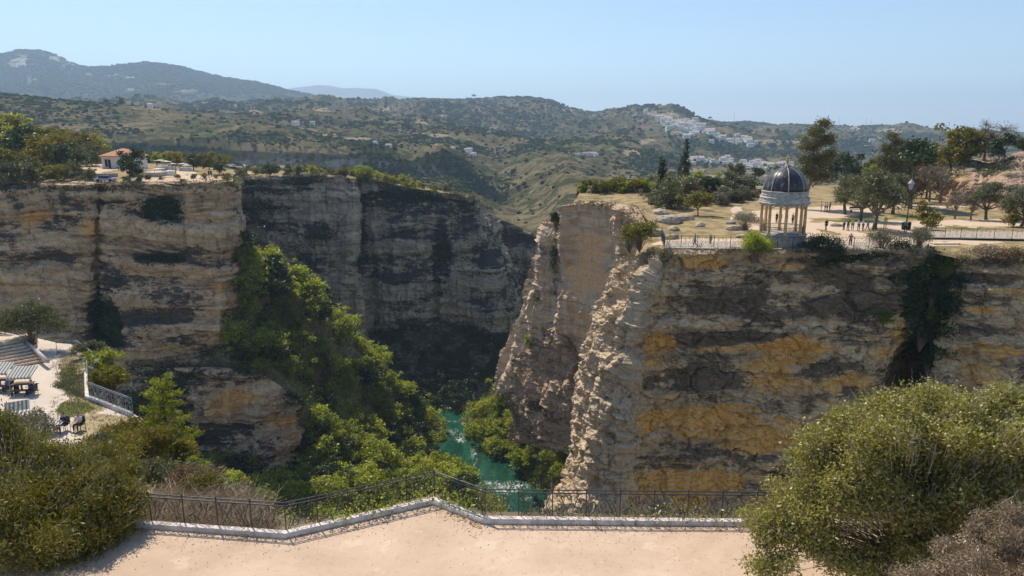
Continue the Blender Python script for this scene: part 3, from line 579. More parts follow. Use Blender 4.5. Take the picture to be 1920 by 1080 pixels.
# overhanging yellow hollows
hol = spots(gc, [(1500, 665, 70, 22, 1), (1225, 650, 45, 26, .8), (1310, 790, 130, 28, .6), (1700, 690, 45, 60, 1)], .25, 4)
gc = gc + normals(g) * (hol * 0.9)[..., None]
CR1 = gc
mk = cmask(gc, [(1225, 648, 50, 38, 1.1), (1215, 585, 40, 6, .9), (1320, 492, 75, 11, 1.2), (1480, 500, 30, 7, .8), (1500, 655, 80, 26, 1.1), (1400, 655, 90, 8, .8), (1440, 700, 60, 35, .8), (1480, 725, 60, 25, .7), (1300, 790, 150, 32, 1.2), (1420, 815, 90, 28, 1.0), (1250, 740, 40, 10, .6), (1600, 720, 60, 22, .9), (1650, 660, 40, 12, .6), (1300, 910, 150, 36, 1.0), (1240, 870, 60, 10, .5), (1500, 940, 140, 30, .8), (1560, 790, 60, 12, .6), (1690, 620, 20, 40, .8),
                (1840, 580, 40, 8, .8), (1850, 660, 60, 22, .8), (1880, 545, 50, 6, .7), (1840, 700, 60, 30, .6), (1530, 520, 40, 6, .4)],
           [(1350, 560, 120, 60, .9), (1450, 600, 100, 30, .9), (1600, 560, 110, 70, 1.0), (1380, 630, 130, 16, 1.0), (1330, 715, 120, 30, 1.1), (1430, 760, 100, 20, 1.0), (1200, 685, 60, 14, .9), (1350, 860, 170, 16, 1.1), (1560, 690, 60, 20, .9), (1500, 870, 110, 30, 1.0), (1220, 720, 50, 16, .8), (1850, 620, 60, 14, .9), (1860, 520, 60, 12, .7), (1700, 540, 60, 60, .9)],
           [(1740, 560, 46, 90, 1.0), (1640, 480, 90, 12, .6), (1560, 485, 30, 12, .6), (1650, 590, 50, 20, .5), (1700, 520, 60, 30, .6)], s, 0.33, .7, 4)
mk[..., 1] = mk[..., 1] * (1 - ribw * 0.8); mk[..., 0] *= (1 - ribw * 0.85)
pl = spots(gc, [(1330, 530, 120, 14, .6), (1500, 540, 60, 22, .6), (1260, 545, 50, 60, .5), (1850, 500, 80, 12, .8), (1480, 575, 70, 10, .4)], .5, 4); mk[..., 1] *= 1 - pl * .7
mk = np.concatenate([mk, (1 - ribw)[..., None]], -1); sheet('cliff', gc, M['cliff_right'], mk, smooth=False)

# ---- right plateau
ZP = -14.6
rows = [[XZ(u, 330, -30) for u in (1080, 1200, 1350, 1500, 1650, 1800, 1950, 2500)],
        [XZ(u, 240, -18.5) for u in (1085, 1200, 1350, 1500, 1650, 1800, 1950, 2500)],
        [XZ(u, 175, ZP) for u in (1090, 1200, 1350, 1500, 1650, 1800, 1950, 2500)],
        [P(1074, 382, 150.5), P(1160, 379, 146), P(1330, 381, 145), XZ(1500, 145, ZP), XZ(1650, 145, ZP), XZ(1800, 145, ZP), XZ(1950, 145, ZP), XZ(2500, 145, ZP)],
        [P(1194, 388, 131.6), P(1240, 392, 131), XZ(1340, 130, ZP), XZ(1480, 128, ZP), XZ(1620, 128, ZP), XZ(1780, 128, ZP), XZ(1950, 128, ZP), XZ(2500, 128, ZP)],
        [P(1216, 418, 112), XZ(1260, 109, ZP), XZ(1350, 108, ZP), XZ(1480, 108, ZP), XZ(1620, 108, ZP), XZ(1780, 108, ZP), XZ(1950, 108, ZP), XZ(2500, 105, ZP)],
        [P(1187, 487, 92.5), P(1240, 472, 91), P(1300, 465, 90), P(1450, 466, 89.5), P(1600, 467, 89), P(1740, 468, 88.6), P(1850, 475, 86), P(2240, 480, 82)],
        [P(1187, 487, 91.9), P(1242, 474, 87.9), P(1300, 467, 87), P(1450, 467, 86.7), P(1600, 467.5, 86.3), P(1745, 473, 85.8), P(1800, 486, 85.3), P(2200, 490, 80)]]
g = loft(rows, 320, 420, (False, False)); fl = np.minimum(1, np.arange(420)[::-1] / 20)[:, None]
wildm = spots(g, [(1200, 430, 120, 60, 1), (1150, 380, 100, 16, .8)], .3, 8)
g[..., 2] += fl * (fbm(g, 8, 4, 66) * (0.10 + 0.9 * wildm) + fbm(g, 1.5, 3, 67) * 0.12 * wildm)
PLR = g; mk = np.zeros(g.shape)
mk[..., 0] = np.clip(spots(g, [(1560, 400, 95, 17, 1), (1640, 425, 130, 14, 1), (1470, 425, 90, 25, 1), (1440, 405, 60, 14, .9), (1720, 388, 90, 5, .9), (1850, 418, 170, 8, 1), (1700, 450, 220, 12, 1), (1350, 455, 140, 9, 1), (1380, 400, 14, 22, .7), (1290, 375, 60, 5, .4)], .25, 5), 0, 1)
mk[..., 0] *= 1 - spots(g, [(1600, 413, 42, 4, 1)], .2, 3)
mk[..., 1] = spots(g, [(1600, 413, 44, 5, 1), (1720, 408, 70, 4, .6), (1800, 428, 110, 7, .5), (1300, 410, 40, 20, .35)], .3, 4)
sheet('plateau_ground', g, M['plateau'], mk)
# pale paved walk along the rim
def mat_paving():
    m, n, o = new_mat('paving'); k = NT(n)
    br = k.add('ShaderNodeTexBrick'); k.link(k.coords(), br.inputs['Vector']); br.inputs['Scale'].default_value = 1.2
    br.inputs['Color1'].default_value = (0.46, 0.38, 0.30, 1); br.inputs['Color2'].default_value = (0.38, 0.31, 0.24, 1); br.inputs['Mortar'].default_value = (0.30, 0.27, 0.24, 1); br.inputs['Mortar Size'].default_value = 0.02
    v = k.noise(k.coords(), 1.5, 6, 0.7)
    c = k.mix(k.range(v, 0.45, 0.75), br.outputs[0], (0.36, 0.31, 0.26))
    k.link(k.princ(c, 0.9, k.bump(v, 0.4, 0.03)), o.inputs[0]); return m
M['paving'] = mat_paving()
rows = [[XZ(u, y + 5.5, ZP + .05) for u, y in ((1246, 88.6), (1450, 88), (1600, 87.6), (1740, 87.4))], [XZ(u, y, ZP + .05) for u, y in ((1250, 88.4), (1450, 87.6), (1600, 87.2), (1735, 87))]]
g = loft(rows, 60, 8); g[..., 2] = np.maximum(g[..., 2], ZP + .12); sheet('pavement', g, M['paving'])
# rocky knoll at the far right of the plateau
rows = [[(1800, 330, 185), (1850, 318, 185), (1920, 300, 185), (2100, 290, 185), (2400, 280, 190)],
        [(1782, 330, 160), (1812, 305, 158), (1860, 305, 156), (1920, 292, 155), (2100, 270, 155)],
        [(1774, 365, 152), (1795, 330, 148), (1850, 335, 145), (1920, 318, 142), (2100, 300, 140)],
        [(1770, 400, 150), (1790, 385, 145), (1850, 380, 138), (1920, 370, 134), (2100, 350, 130)],
        [(1765, 412, 140), (1800, 414, 132), (1850, 418, 126), (1920, 424, 122), (2100, 430, 116)]]
g = loft([[P(*p) for p in r] for r in rows], 200, 180, (True, True)); gc, s = cliffify(g, 2.2, 9, 0.5, 3, 0.8, 3.5, 0.7, 1.8, 0.12, 81)
KNOLL = gc; sheet('cliff', gc, M['knoll'], cmask(gc, [(1800, 340, 20, 25, .6), (1870, 350, 30, 15, .4)], [], [(1860, 320, 60, 12, .5), (1900, 400, 50, 20, .5)], s, 0.35, .5, 4), smooth=False)

# ---- near ground: the viewing terrace, the lower terrace and the slope between
def mat_sand():
    m, n, o = new_mat('sand'); k = NT(n)
    n1 = k.noise(k.coords(), 0.28, 8, 0.6, 0.4); n2 = k.noise(k.coords(), 4.0, 8, 0.7); n3 = k.noise(k.coords(), 30.0, 3, 0.6)
    c = k.mix(k.range(n1, 0.3, 0.7), (0.50, 0.36, 0.255), (0.64, 0.475, 0.35))
    c = k.mix(k.math('MULTIPLY', k.range(n2, 0.52, 0.70), 0.5), c, (0.43, 0.30, 0.21))
    c = k.mix(k.math('MULTIPLY', k.range(n3, 0.62, 0.72), 0.5), c, (0.32, 0.24, 0.18))
    c = k.mix(k.math('MULTIPLY', k.range(k.noise(k.coords(), 1.3, 4, 0.5), 0.62, 0.7), 0.35), c, (0.74, 0.60, 0.46))
    k.link(k.princ(c, 0.95, k.bump(k.math('ADD', n2, k.math('MULTIPLY', n3, 0.4)), 0.5, 0.05), 0, 0.15), o.inputs[0]); return m
M['sand'] = mat_sand()
ZT = -13.3
EDGE = [PZ(u, v, ZT) for u, v in ((215, 984), (535, 1007), (812, 943), (905, 979), (1420, 985))]
EDGE = [EDGE[0] + (EDGE[0] - EDGE[1]) * 2.2] + EDGE + [EDGE[-1] + np.array([14, -0.2, 0])]
g0 = loft([[(p[0], p[1], ZT) for p in EDGE], [(p[0], -60.0, ZT) for p in EDGE]], 140, 220)  # sand runs on unseen behind the camera, added for warm bounce light
g0[..., 2] += fbm(g0, 3.5, 3, 91) * 0.015
sheet('terrace_ground', g0, M['sand'])
lip = [[e + np.array([0, 0.0, 0.0]) for e in EDGE], [e + np.array([0, .9, -.15]) for e in EDGE], [e + np.array([0, 1.8, -2.2]) for e in EDGE], [e + np.array([0, 6, -40]) for e in EDGE], [e + np.array([0, 10, -83]) for e in EDGE]]
g = loft(lip, 300, 200); g = g[::1]; gc = g + normals(g) * (fbm(g, 1.4, 4, 92, ridged=True) * 0.18 + 1.0 * fbm(g, 9, 3, 93) * np.clip(-(g[..., 2] - ZT) / 8, 0, 1))[..., None] * np.minimum(1, np.arange(200) / 4)[:, None, None]
LIP = gc; sheet('hillside', gc, M['scree'], np.zeros(g.shape), smooth=False)

ZL = -19.6
HE = [PZ(u, v, ZL) for u, v in ((-260, 905), (60, 880), (235, 850), (300, 815), (268, 786), (246, 774), (166, 745), (164, 700), (190, 674), (146, 646), (112, 644), (60, 632), (-160, 625))]
ft = mesh_np('t', [(p[0], p[1], ZL) for p in HE], np.array([np.arange(len(HE))[::-1]]))
cen = np.array(HE).mean(0)
gt = np.array([[c_ * (1 - t) + np.array(h_) * t for h_ in HE + [HE[0]]] for t, c_ in zip(np.linspace(0, 1, 40), [cen] * 40)])
gt = resample(gt, 260, 1, False); gt[..., 2] = ZL + fbm(gt, 3, 3, 4) * 0.03
M['lower'] = mat_ground('lower_ground', (0.62, 0.52, 0.43), (0.40, 0.31, 0.18), (0.12, 0.13, 0.03))
mk = np.zeros(gt.shape); mk[..., 0] = 1 - spots(gt, [(135, 700, 30, 62, 1), (150, 760, 60, 25, 1), (200, 800, 70, 30, 1)], .35, 3) * 1.0
mk[..., 1] = spots(gt, [(138, 765, 50, 18, .75), (128, 700, 24, 20, .6)], .5, 2); LOW = gt
sheet('terrace_ground', gt, M['lower'], mk)
ring = HE[:11]
rows = [[np.array(p) for p in ring]]
c2 = np.array([cen[0] - 8, cen[1], 0])
for dz, off in ((-1.2, .3), (-6, 1.2), (-20, 3), (-70, 10)):
    r_ = []
    for p in ring:
        d = np.array([p[0] - c2[0], p[1] - c2[1], 0]); d /= np.linalg.norm(d); r_.append(np.array([p[0], p[1], ZL + dz]) + d * off)
    rows.append(r_)
g = loft(rows, 420, 260); gc = g + normals(g) * ((fbm(g, 6, 3, 44) * 1.2 + fbm(g, 1.5, 4, 45, ridged=True) * 0.4 + fbm(g, (3, 3, .7), 3, 46) * 0.35) * np.clip((ZL - g[..., 2]) / 3, 0, 1))[..., None]
BLUFF = gc; sheet('cliff', gc, M['scree'], cmask(gc, [(300, 880, 30, 30, .4)], [(260, 890, 30, 40, .6)], [], None, 0.35, .5, 3), smooth=False)
gr = [[XZ(-400, 42, -20.2), XZ(0, 42, -20), XZ(200, 43, -20), XZ(260, 43, -22), XZ(330, 44, -34), XZ(420, 46, -60)],
      [XZ(-400, 33, -17), XZ(0, 33, -17), XZ(150, 33, -17), XZ(260, 33, -17.8), XZ(370, 33, -19.5), XZ(480, 36, -50)],
      [XZ(-400, 26, -14.5), XZ(0, 26, -14.6), XZ(150, 26.5, -14.8), XZ(280, 26.5, -15.0), XZ(420, 27, -15.6), XZ(520, 29, -30)],
      [XZ(-500, 21.2, -13.38), XZ(0, 21.4, -13.38), XZ(150, 21.9, -13.38), XZ(280, 21.9, -13.38), XZ(400, 21.8, -13.38), XZ(500, 21.9, -13.4)]]
g = loft(gr, 180, 140, (True, True)); g[..., 2] += fbm(g, 3, 4, 55) * 0.3 * np.minimum(1, np.arange(140)[::-1] / 30)[:, None]
NEARSL = g; mk = np.zeros(g.shape); mk[..., 1] = .3
sheet('hillside', g, M['lower'], mk)

# ================================================================== plants
RNG = np.random.default_rng(7)
GREEN = [(0.06, 0.085, 0.014), (0.14, 0.175, 0.024), (0.25, 0.275, 0.038), (0.36, 0.36, 0.065)]
M['leaf_green'] = mat_leaf('leaf_green', GREEN, 0.52, 0.04, True)
M['leaf_fresh'] = mat_leaf('leaf_fresh', [(0.10, 0.13, 0.018), (0.19, 0.23, 0.030), (0.32, 0.35, 0.045), (0.44, 0.44, 0.08)], 0.55, 0.04, True)
M['leaf_dark'] = mat_leaf('leaf_dark', [(0.018, 0.034, 0.012), (0.03, 0.055, 0.018), (0.05, 0.08, 0.022), (0.08, 0.10, 0.03)], 0.3)
M['leaf_olive'] = mat_leaf('leaf_olive', [(0.07, 0.075, 0.035), (0.12, 0.125, 0.06), (0.17, 0.175, 0.09), (0.24, 0.23, 0.14)], 0.3)
M['leaf_grey'] = mat_leaf('leaf_grey', [(0.13, 0.12, 0.08), (0.19, 0.18, 0.12), (0.26, 0.245, 0.17), (0.32, 0.29, 0.21)], 0.25)
M['leaf_yellow'] = mat_leaf('leaf_yellow', [(0.09, 0.095, 0.012), (0.17, 0.16, 0.018), (0.27, 0.23, 0.03), (0.36, 0.24, 0.03)], 0.42)
M['leaf_gold'] = mat_leaf('leaf_gold', [(0.07, 0.075, 0.012), (0.16, 0.15, 0.018), (0.28, 0.225, 0.028), (0.40, 0.28, 0.05)], 0.36)
M['leaf_euc'] = mat_leaf('leaf_euc', [(0.06, 0.065, 0.025), (0.12, 0.115, 0.04), (0.19, 0.165, 0.055), (0.28, 0.22, 0.08)], 0.32)
M['leaf_rust'] = mat_leaf('leaf_rust', [(0.10, 0.06, 0.03), (0.17, 0.10, 0.05), (0.24, 0.15, 0.08), (0.30, 0.21, 0.12)], 0.3)
M['leaf_dry'] = mat_leaf('leaf_dry', [(0.16, 0.11, 0.07), (0.25, 0.18, 0.12), (0.34, 0.26, 0.18), (0.44, 0.35, 0.25)], 0.25)
M['leaf_bush'] = mat_leaf('leaf_bush', [(0.10, 0.105, 0.018), (0.22, 0.215, 0.035), (0.37, 0.34, 0.08), (0.58, 0.50, 0.24)], 0.35)
M['bark'] = mat_simple('bark', (0.13, 0.10, 0.075), 0.95, 0.4, 8, 0.03)
M['twig'] = mat_simple('twig', (0.22, 0.17, 0.12), 0.95, 0.3, 20)
M['twig_pale'] = mat_simple('twig_pale', (0.36, 0.31, 0.25), 0.9, 0.2, 20)
M['twig_dark'] = mat_simple('twig_dark', (0.10, 0.06, 0.035), 0.95, 0.3, 20)

def leaves(rng, c, size, elong=1.9, updown=0.0, tint=None):
    n = len(c); a = rng.normal(size=(n, 3)); a[:, 2] *= (1 - updown); a /= np.linalg.norm(a, axis=1)[:, None]
    b = np.cross(a, rng.normal(size=(n, 3))); b /= np.linalg.norm(b, axis=1)[:, None] + 1e-9
    l = size * rng.uniform(0.45, 1.55, n)[:, None]; wd = l / elong
    v = np.stack([c - a * l / 2, c + b * wd / 2, c + a * l / 2, c - b * wd / 2], 1).reshape(-1, 3)
    f = np.arange(4 * n).reshape(n, 4)
    t = rng.uniform(0, 1, n) if tint is None else np.clip(tint + rng.normal(0, 0.16, n), 0, 1)
    return v, f, t
def leaf_mesh(name, v, f, t, mat):
    me = mesh_np(name, v, f, [mat]); at = me.attributes.new('tint', 'FLOAT', 'FACE')
    if len(me.polygons) == len(t): at.data.foreach_set('value', t.astype(np.float32))
    return me
def shell(rng, blobs, n, inner=0.55, flat=0.0):
    vol = np.array([b[3] * b[4] * b[5] for b in blobs]) ** 0.67; k = rng.choice(len(blobs), n, p=vol / vol.sum())
    d = rng.normal(size=(n, 3)); d /= np.linalg.norm(d, axis=1)[:, None]; d[:, 2] = np.where(d[:, 2] < -0.5, -d[:, 2], d[:, 2])
    r = rng.uniform(inner, 1.0, n)[:, None]; B = np.array(blobs)[k]
    return B[:, :3] + d * r * B[:, 3:], k
def crown_mesh(name, rng, blobs, nclump, per, leaf, spread, mat, elong=1.8, inner=0.5):
    cc, k = shell(rng, blobs, nclump, inner); ct = rng.uniform(0.15, 0.85, nclump)
    c = np.repeat(cc, per, 0) + rng.normal(size=(nclump * per, 3)) * spread * np.array([1, 1, 0.7])
    v, f, t = leaves(rng, c, leaf, elong, 0.2, np.repeat(ct, per)); return leaf_mesh(name, v, f, t, mat)
def limb_mesh(name, rng, blobs, h0, rad, mat, lean=0.3, sides=6, base=(0, 0, -0.4)):
    mb = MB(); fork = np.array([rng.normal(0, lean), rng.normal(0, lean), h0]); b0 = np.array(base, float)
    mb.tube([b0, b0 * .6 + fork * .4 + rng.normal(0, lean * .15, 3) * [1, 1, 0], fork], [rad * 1.3, rad * 0.95, rad * .8], sides)
    for b in blobs:
        e = np.array(b[:3]); mid = fork * .5 + e * .5 + rng.normal(0, 0.1, 3) * b[3]
        mb.tube([fork - [0, 0, rad * .5], mid, e, e + (e - mid) * .5], [rad * .6, rad * .38, rad * .22, rad * .07], max(4, sides - 1))
        for q in range(3):
            d = rng.normal(size=3); d /= np.linalg.norm(d); d[2] = abs(d[2])
            mb.tube([mid * .4 + e * .6, e + d * [b[3], b[4], b[5]] * .85], [rad * .25, rad * .05], 4)
    return mb.mesh(name, [mat], True)
def rblobs(rng, H, W, n, low=0.35, r=0.34):
    out = []
    for i in range(n):
        a = rng.uniform(0, 6.28); q = W * rng.uniform(0.05, 0.33); z = H * rng.uniform(low, 0.82); rr = W * r * rng.uniform(0.65, 1.15)
        out.append((q * math.cos(a), q * math.sin(a), z, rr, rr, rr * rng.uniform(0.6, 0.95)))
    return out
PROTO = {}
def tree_proto(kind, seed):
    key = (kind, seed)
    if key in PROTO: return PROTO[key]
    rng = np.random.default_rng(seed * 31 + hash_kind(kind))
    if kind in ('green', 'fresh', 'dark', 'olive', 'gold', 'grey', 'rust'):
        H, W = 6.0, rng.uniform(5.6, 7.2); bl = rblobs(rng, H, W, 6, 0.2, 0.25); bl += [(b[0] + rng.normal() * b[3] * .9, b[1] + rng.normal() * b[3] * .9, max(.5, b[2] + rng.uniform(-.7, 1.0) * b[3]), *(np.array(b[3:]) * rng.uniform(.3, .55))) for b in bl for _ in range(3)]; mt = M['leaf_' + kind]
        cr = crown_mesh(kind, rng, bl, 240, 12, 0.40, 0.30, mt); tr = limb_mesh('trunk', rng, bl[:8], 1.6, 0.16, M['bark'])
    elif kind == 'spire':
        H = 7.5; bl = []
        for i in range(15):
            z = 1.0 + i * 0.43; r = (1 - (z / 8.0)) * 1.9 + 0.18; a = i * 2.4
            bl.append((math.cos(a) * r * .45, math.sin(a) * r * .45, z, r * .72, r * .72, 0.55))
        cr = crown_mesh(kind, rng, bl, 170, 12, 0.34, 0.26, M['leaf_fresh']); tr = limb_mesh('trunk', rng, bl[::4], 1.0, 0.12, M['bark'])
    elif kind == 'cypress':
        bl = [(0, 0, z, r, r, 1.3) for z, r in ((1.6, .75), (3, .95), (4.6, .95), (6.2, .8), (7.8, .6), (9.2, .35))]
        cr = crown_mesh(kind, rng, bl, 260, 14, 0.30, 0.16, M['leaf_dark'], 2.4, 0.7)
        mb = MB(); mb.tube([(0, 0, -.3), (0, 0, 8.5)], [.16, .04], 6); tr = mb.mesh('trunk', [M['bark']])
    elif kind == 'eucalyptus':
        bl = [(-1.4, 0, 6.2, 1.9, 1.7, 1.7), (1.5, .4, 5.6, 2.1, 1.7, 1.8), (-2.1, -.5, 8.6, 1.5, 1.5, 1.6), (.8, 0, 8.4, 2.0, 1.8, 1.7), (2.6, .4, 9.6, 1.4, 1.4, 1.4), (-1.0, .5, 11.0, 1.9, 1.6, 1.6), (1.6, 0, 12.2, 1.7, 1.5, 1.5), (-.6, -.3, 13.6, 1.7, 1.5, 1.5), (.9, 0, 15.2, 1.4, 1.2, 1.2), (-3.0, .3, 5.0, 1.2, 1.0, 1.2), (-2.6, 0, 12.6, .8, .8, .8)]
        cr = crown_mesh(kind, rng, bl, 900, 15, 0.36, 0.42, M['leaf_euc'], 2.6, .3)
        mb = MB(); mb.tube([(-1.4, 0, -.5), (-1.1, 0, 3), (-.3, 0, 6.5), (.1, 0, 10), (-.1, 0, 15)], [.42, .32, .25, .17, .05], 8)
        for b in bl: mb.tube([(-.4 + b[0] * .1, 0, b[2] * .72), (b[0] * .6, b[1] * .6, b[2] - .4), (b[0], b[1], b[2] + .8)], [.14, .09, .03], 5)
        tr = mb.mesh('trunk', [M['twig']], True)
    elif kind == 'olive_tree':
        bl = [(-1.6, 0, 3.3, 1.8, 1.6, 1.2), (1.5, .3, 3.6, 1.9, 1.7, 1.3), (0, -.2, 4.9, 1.8, 1.7, 1.3), (-2.6, .3, 2.6, 1.1, 1.1, .9), (2.7, 0, 2.8, 1.1, 1.1, .9), (.3, .8, 3.2, 1.6, 1.4, 1.2), (-.9, 0, 5.2, 1.1, 1.1, .8)]
        cr = crown_mesh(kind, rng, bl, 520, 16, 0.26, 0.26, M['leaf_olive'], 3.0, .35); tr = limb_mesh('trunk', rng, bl, 1.7, .25, M['bark'], .25)
    elif kind == 'bare':
        H, W = 6.0, 6.0; bl = rblobs(rng, H, W, 9, 0.35, 0.26); mb = MB()
        cc, k = shell(rng, bl, 260, 0.3); fork = np.array([0, 0, 1.5]); mb.tube([(0, 0, -.4), fork], [.24, .17], 6)
        for b in bl:
            e = np.array(b[:3]); mb.tube([fork, fork * .5 + e * .5 + rng.normal(0, .15, 3), e], [.11, .07, .04], 5)
        for c_, kk in zip(cc, k):
            e = np.array(bl[kk][:3]); mb.tube([e, (e + c_) / 2 + rng.normal(0, .12, 3), c_ + (c_ - e) * .3], [.035, .025, .012], 3)
        tr = mb.mesh('trunk', [M['twig']]); cr = crown_mesh(kind, rng, bl, 130, 8, 0.2, 0.3, M['leaf_grey'], 2.4, .4)
    elif kind == 'umbrella':
        bl = [(-1.2, 0, 5, 1.7, 1.5, .8), (1.2, .2, 5.2, 1.7, 1.5, .8), (0, 0, 5.9, 1.6, 1.5, .7), (2.3, 0, 4.7, 1, 1, .5), (-2.3, 0, 4.6, 1, 1, .5)]
        cr = crown_mesh(kind, rng, bl, 220, 14, 0.3, 0.26, M['leaf_dark'], 1.8, .4); tr = limb_mesh('trunk', rng, bl, 3.4, .2, M['bark'], .1)
    PROTO[key] = (tr, cr); return PROTO[key]
def hash_kind(k): return sum(ord(c) * (i + 3) for i, c in enumerate(k)) % 9973
def place_tree(kind, seed, loc, s=1.0, name='tree', label=None, cat='tree', group=None, rz=None, sz=None):
    tr, cr = tree_proto(kind, seed); sc = (s, s, s * (sz or 1.0))
    t = thing(name, label, cat, loc, RNG.uniform(0, 6.28) if rz is None else rz, group, sc)
    obj('trunk', tr, t); obj('crown', cr, t); return t
def at(g, u, v):
    """point of a sheet that the photograph shows at (u, v)"""
    a, b = proj(g); i = np.argmin(((a - u) ** 2 + (b - v) ** 2)); return g.reshape(-1, 3)[i].copy()
def inpoly(u, v, poly):
    ins = np.zeros(u.shape, bool); n = len(poly)
    for i in range(n):
        x1, y1 = poly[i]; x2, y2 = poly[(i + 1) % n]
        c = ((y1 > v) != (y2 > v)) & (u < (x2 - x1) * (v - y1) / ((y2 - y1) + 1e-9) + x1); ins ^= c
    return ins
def pick(g, poly, n, rng, mind):
    """n ground points inside an outline of the photograph, spaced at least mind metres apart"""
    a, b = proj(g); q = g.reshape(-1, 3)[inpoly(a, b, poly).ravel()]; q = q[rng.permutation(len(q))]; out = []
    cells = {}
    for p in q:
        key = tuple((p // mind).astype(int)); ok = True
        for dx in (-1, 0, 1):
            for dy in (-1, 0, 1):
                for dz in (-1, 0, 1):
                    for o_ in cells.get((key[0] + dx, key[1] + dy, key[2] + dz), ()):
                        if np.sum((o_ - p) ** 2) < mind * mind: ok = False
        if ok: cells.setdefault(key, []).append(p); out.append(p)
        if len(out) >= n: break
    return out
def scatter_leaves(name, pts, per, spread, leaf, mat, rng, label_kind='stuff', lift=0.3, elong=1.8):
    pts = np.asarray(pts); n = len(pts); ct = rng.uniform(.1, .9, n); s = rng.uniform(.5, 1.3, n)
    c = np.repeat(pts, per, 0) + rng.normal(size=(n * per, 3)) * np.repeat(s, per)[:, None] * spread * np.array([1, 1, .7]) + [0, 0, lift]
    v, f, t = leaves(rng, c, leaf, elong, .2, np.repeat(ct, per)); o = obj(name, leaf_mesh(name, v, f, t, mat)); o['kind'] = 'stuff'; return o
def masked(g, m, n, rng):
    q = g.reshape(-1, 3)[(m > rng.uniform(0, 1, m.shape)).ravel()]
    return q[rng.permutation(len(q))[:n]]

# ---- undergrowth that nobody could count
a, b = proj(SLOPE); wood = sstep(-0.75, 0.0, fbm(SLOPE, 9, 4, 77)) * ((b < 975) & (a > 170) & (a < 945))
scatter_leaves('undergrowth', masked(SLOPE, wood * .7, 8500, RNG), 20, 1.1, 0.46, M['leaf_green'], RNG, lift=.5)
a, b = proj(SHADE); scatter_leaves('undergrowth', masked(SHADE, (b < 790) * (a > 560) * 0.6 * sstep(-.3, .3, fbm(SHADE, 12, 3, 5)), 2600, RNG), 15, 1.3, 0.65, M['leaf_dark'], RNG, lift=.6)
a, b = proj(BANK); scatter_leaves('undergrowth', masked(BANK, (b < 960) * 0.5, 900, RNG), 20, 0.9, 0.42, M['leaf_green'], RNG, lift=.6)
def ledge_scrub(g, lst, n, mat, leaf, spread, per, size, seed, thr=.5):
    m = spots(g, lst, .6, size, seed) + .8 * fbm(g, (size * 1.2, size * 1.2, size * .35), 4, seed + 60) - .12; return scatter_leaves('cliff_scrub', masked(g, (m > .42) * .6, n, RNG), per, spread, leaf, mat, RNG, lift=0.1)
ledge_scrub(CL1, [(430, 620, 14, 50, .8), (300, 390, 55, 26, 1), (310, 485, 75, 12, .7), (190, 600, 26, 60, 1), (60, 375, 140, 7, .6), (200, 382, 120, 8, .6), (330, 555, 60, 8, .4), (300, 352, 200, 5, .8), (425, 350, 12, 30, .6), (440, 480, 14, 40, .7), (340, 690, 90, 20, .8), (30, 355, 220, 8, .8), (320, 640, 70, 6, .5)], 2600, M['leaf_dark'], .42, .55, 12, 7, 3)
ledge_scrub(CL2, [(500, 390, 60, 26, .8), (590, 440, 45, 28, .7), (470, 345, 60, 10, .8), (600, 560, 60, 20, .6), (540, 600, 70, 60, 1), (570, 340, 60, 8, .7)], 1400, M['leaf_dark'], .6, .9, 12, 12, 5)
ledge_scrub(CL3, [(750, 362, 90, 16, 1), (790, 640, 100, 45, 1), (830, 480, 16, 80, .7), (760, 440, 36, 14, .5), (900, 660, 80, 30, 1), (680, 450, 10, 60, .6), (740, 520, 60, 10, .4)], 1800, M['leaf_dark'], .6, .9, 12, 12, 7)
ledge_scrub(CR1, [(1755, 540, 44, 80, 1.3), (1745, 600, 30, 40, 1), (1640, 482, 80, 9, .8), (1560, 482, 30, 14, .8), (1650, 592, 30, 14, .5), (1720, 640, 30, 50, .6), (1480, 760, 20, 12, .3), (1800, 500, 30, 14, .5)], 5200, M['leaf_dark'], .26, .45, 18, 5, 9)
ledge_scrub(CR1, [(1750, 540, 50, 80, .75), (1540, 520, 22, 12, .4), (1640, 585, 24, 8, .4), (1770, 600, 20, 30, .5)], 800, M['leaf_green'], .24, .4, 16, 4, 11)
ledge_scrub(CR1, [(1170, 520, 30, 40, .35), (1130, 700, 20, 90, .3), (1160, 800, 30, 30, .3), (1240, 485, 30, 12, .8), (1330, 470, 90, 4, .6), (1860, 492, 80, 10, .7)], 500, M['leaf_dry'], .25, .3, 16, 3, 12)
ledge_scrub(CR2, [(1040, 500, 6, 60, .6), (1045, 425, 8, 14, .9), (1005, 560, 10, 20, .5), (1200, 430, 30, 40, .6), (1130, 388, 60, 6, .6)], 500, M['leaf_olive'], .32, .4, 14, 5, 13)
ledge_scrub(SPUR, [(1000, 700, 40, 20, .6), (960, 760, 20, 30, .8), (1060, 700, 40, 30, .5)], 400, M['leaf_dry'], .32, .5, 14, 5, 14)
ledge_scrub(OUT, [(450, 685, 90, 14, 1), (560, 740, 20, 30, .9), (520, 830, 50, 20, .4), (400, 870, 60, 20, .8), (290, 770, 80, 110, 1)], 2600, M['leaf_dark'], .40, .7, 14, 6, 15)
ledge_scrub(KNOLL, [(1860, 315, 100, 14, .9), (1900, 390, 60, 30, .6), (1810, 400, 30, 14, .7), (1870, 350, 60, 14, .5)], 900, M['leaf_olive'], .3, .5, 14, 5, 16)
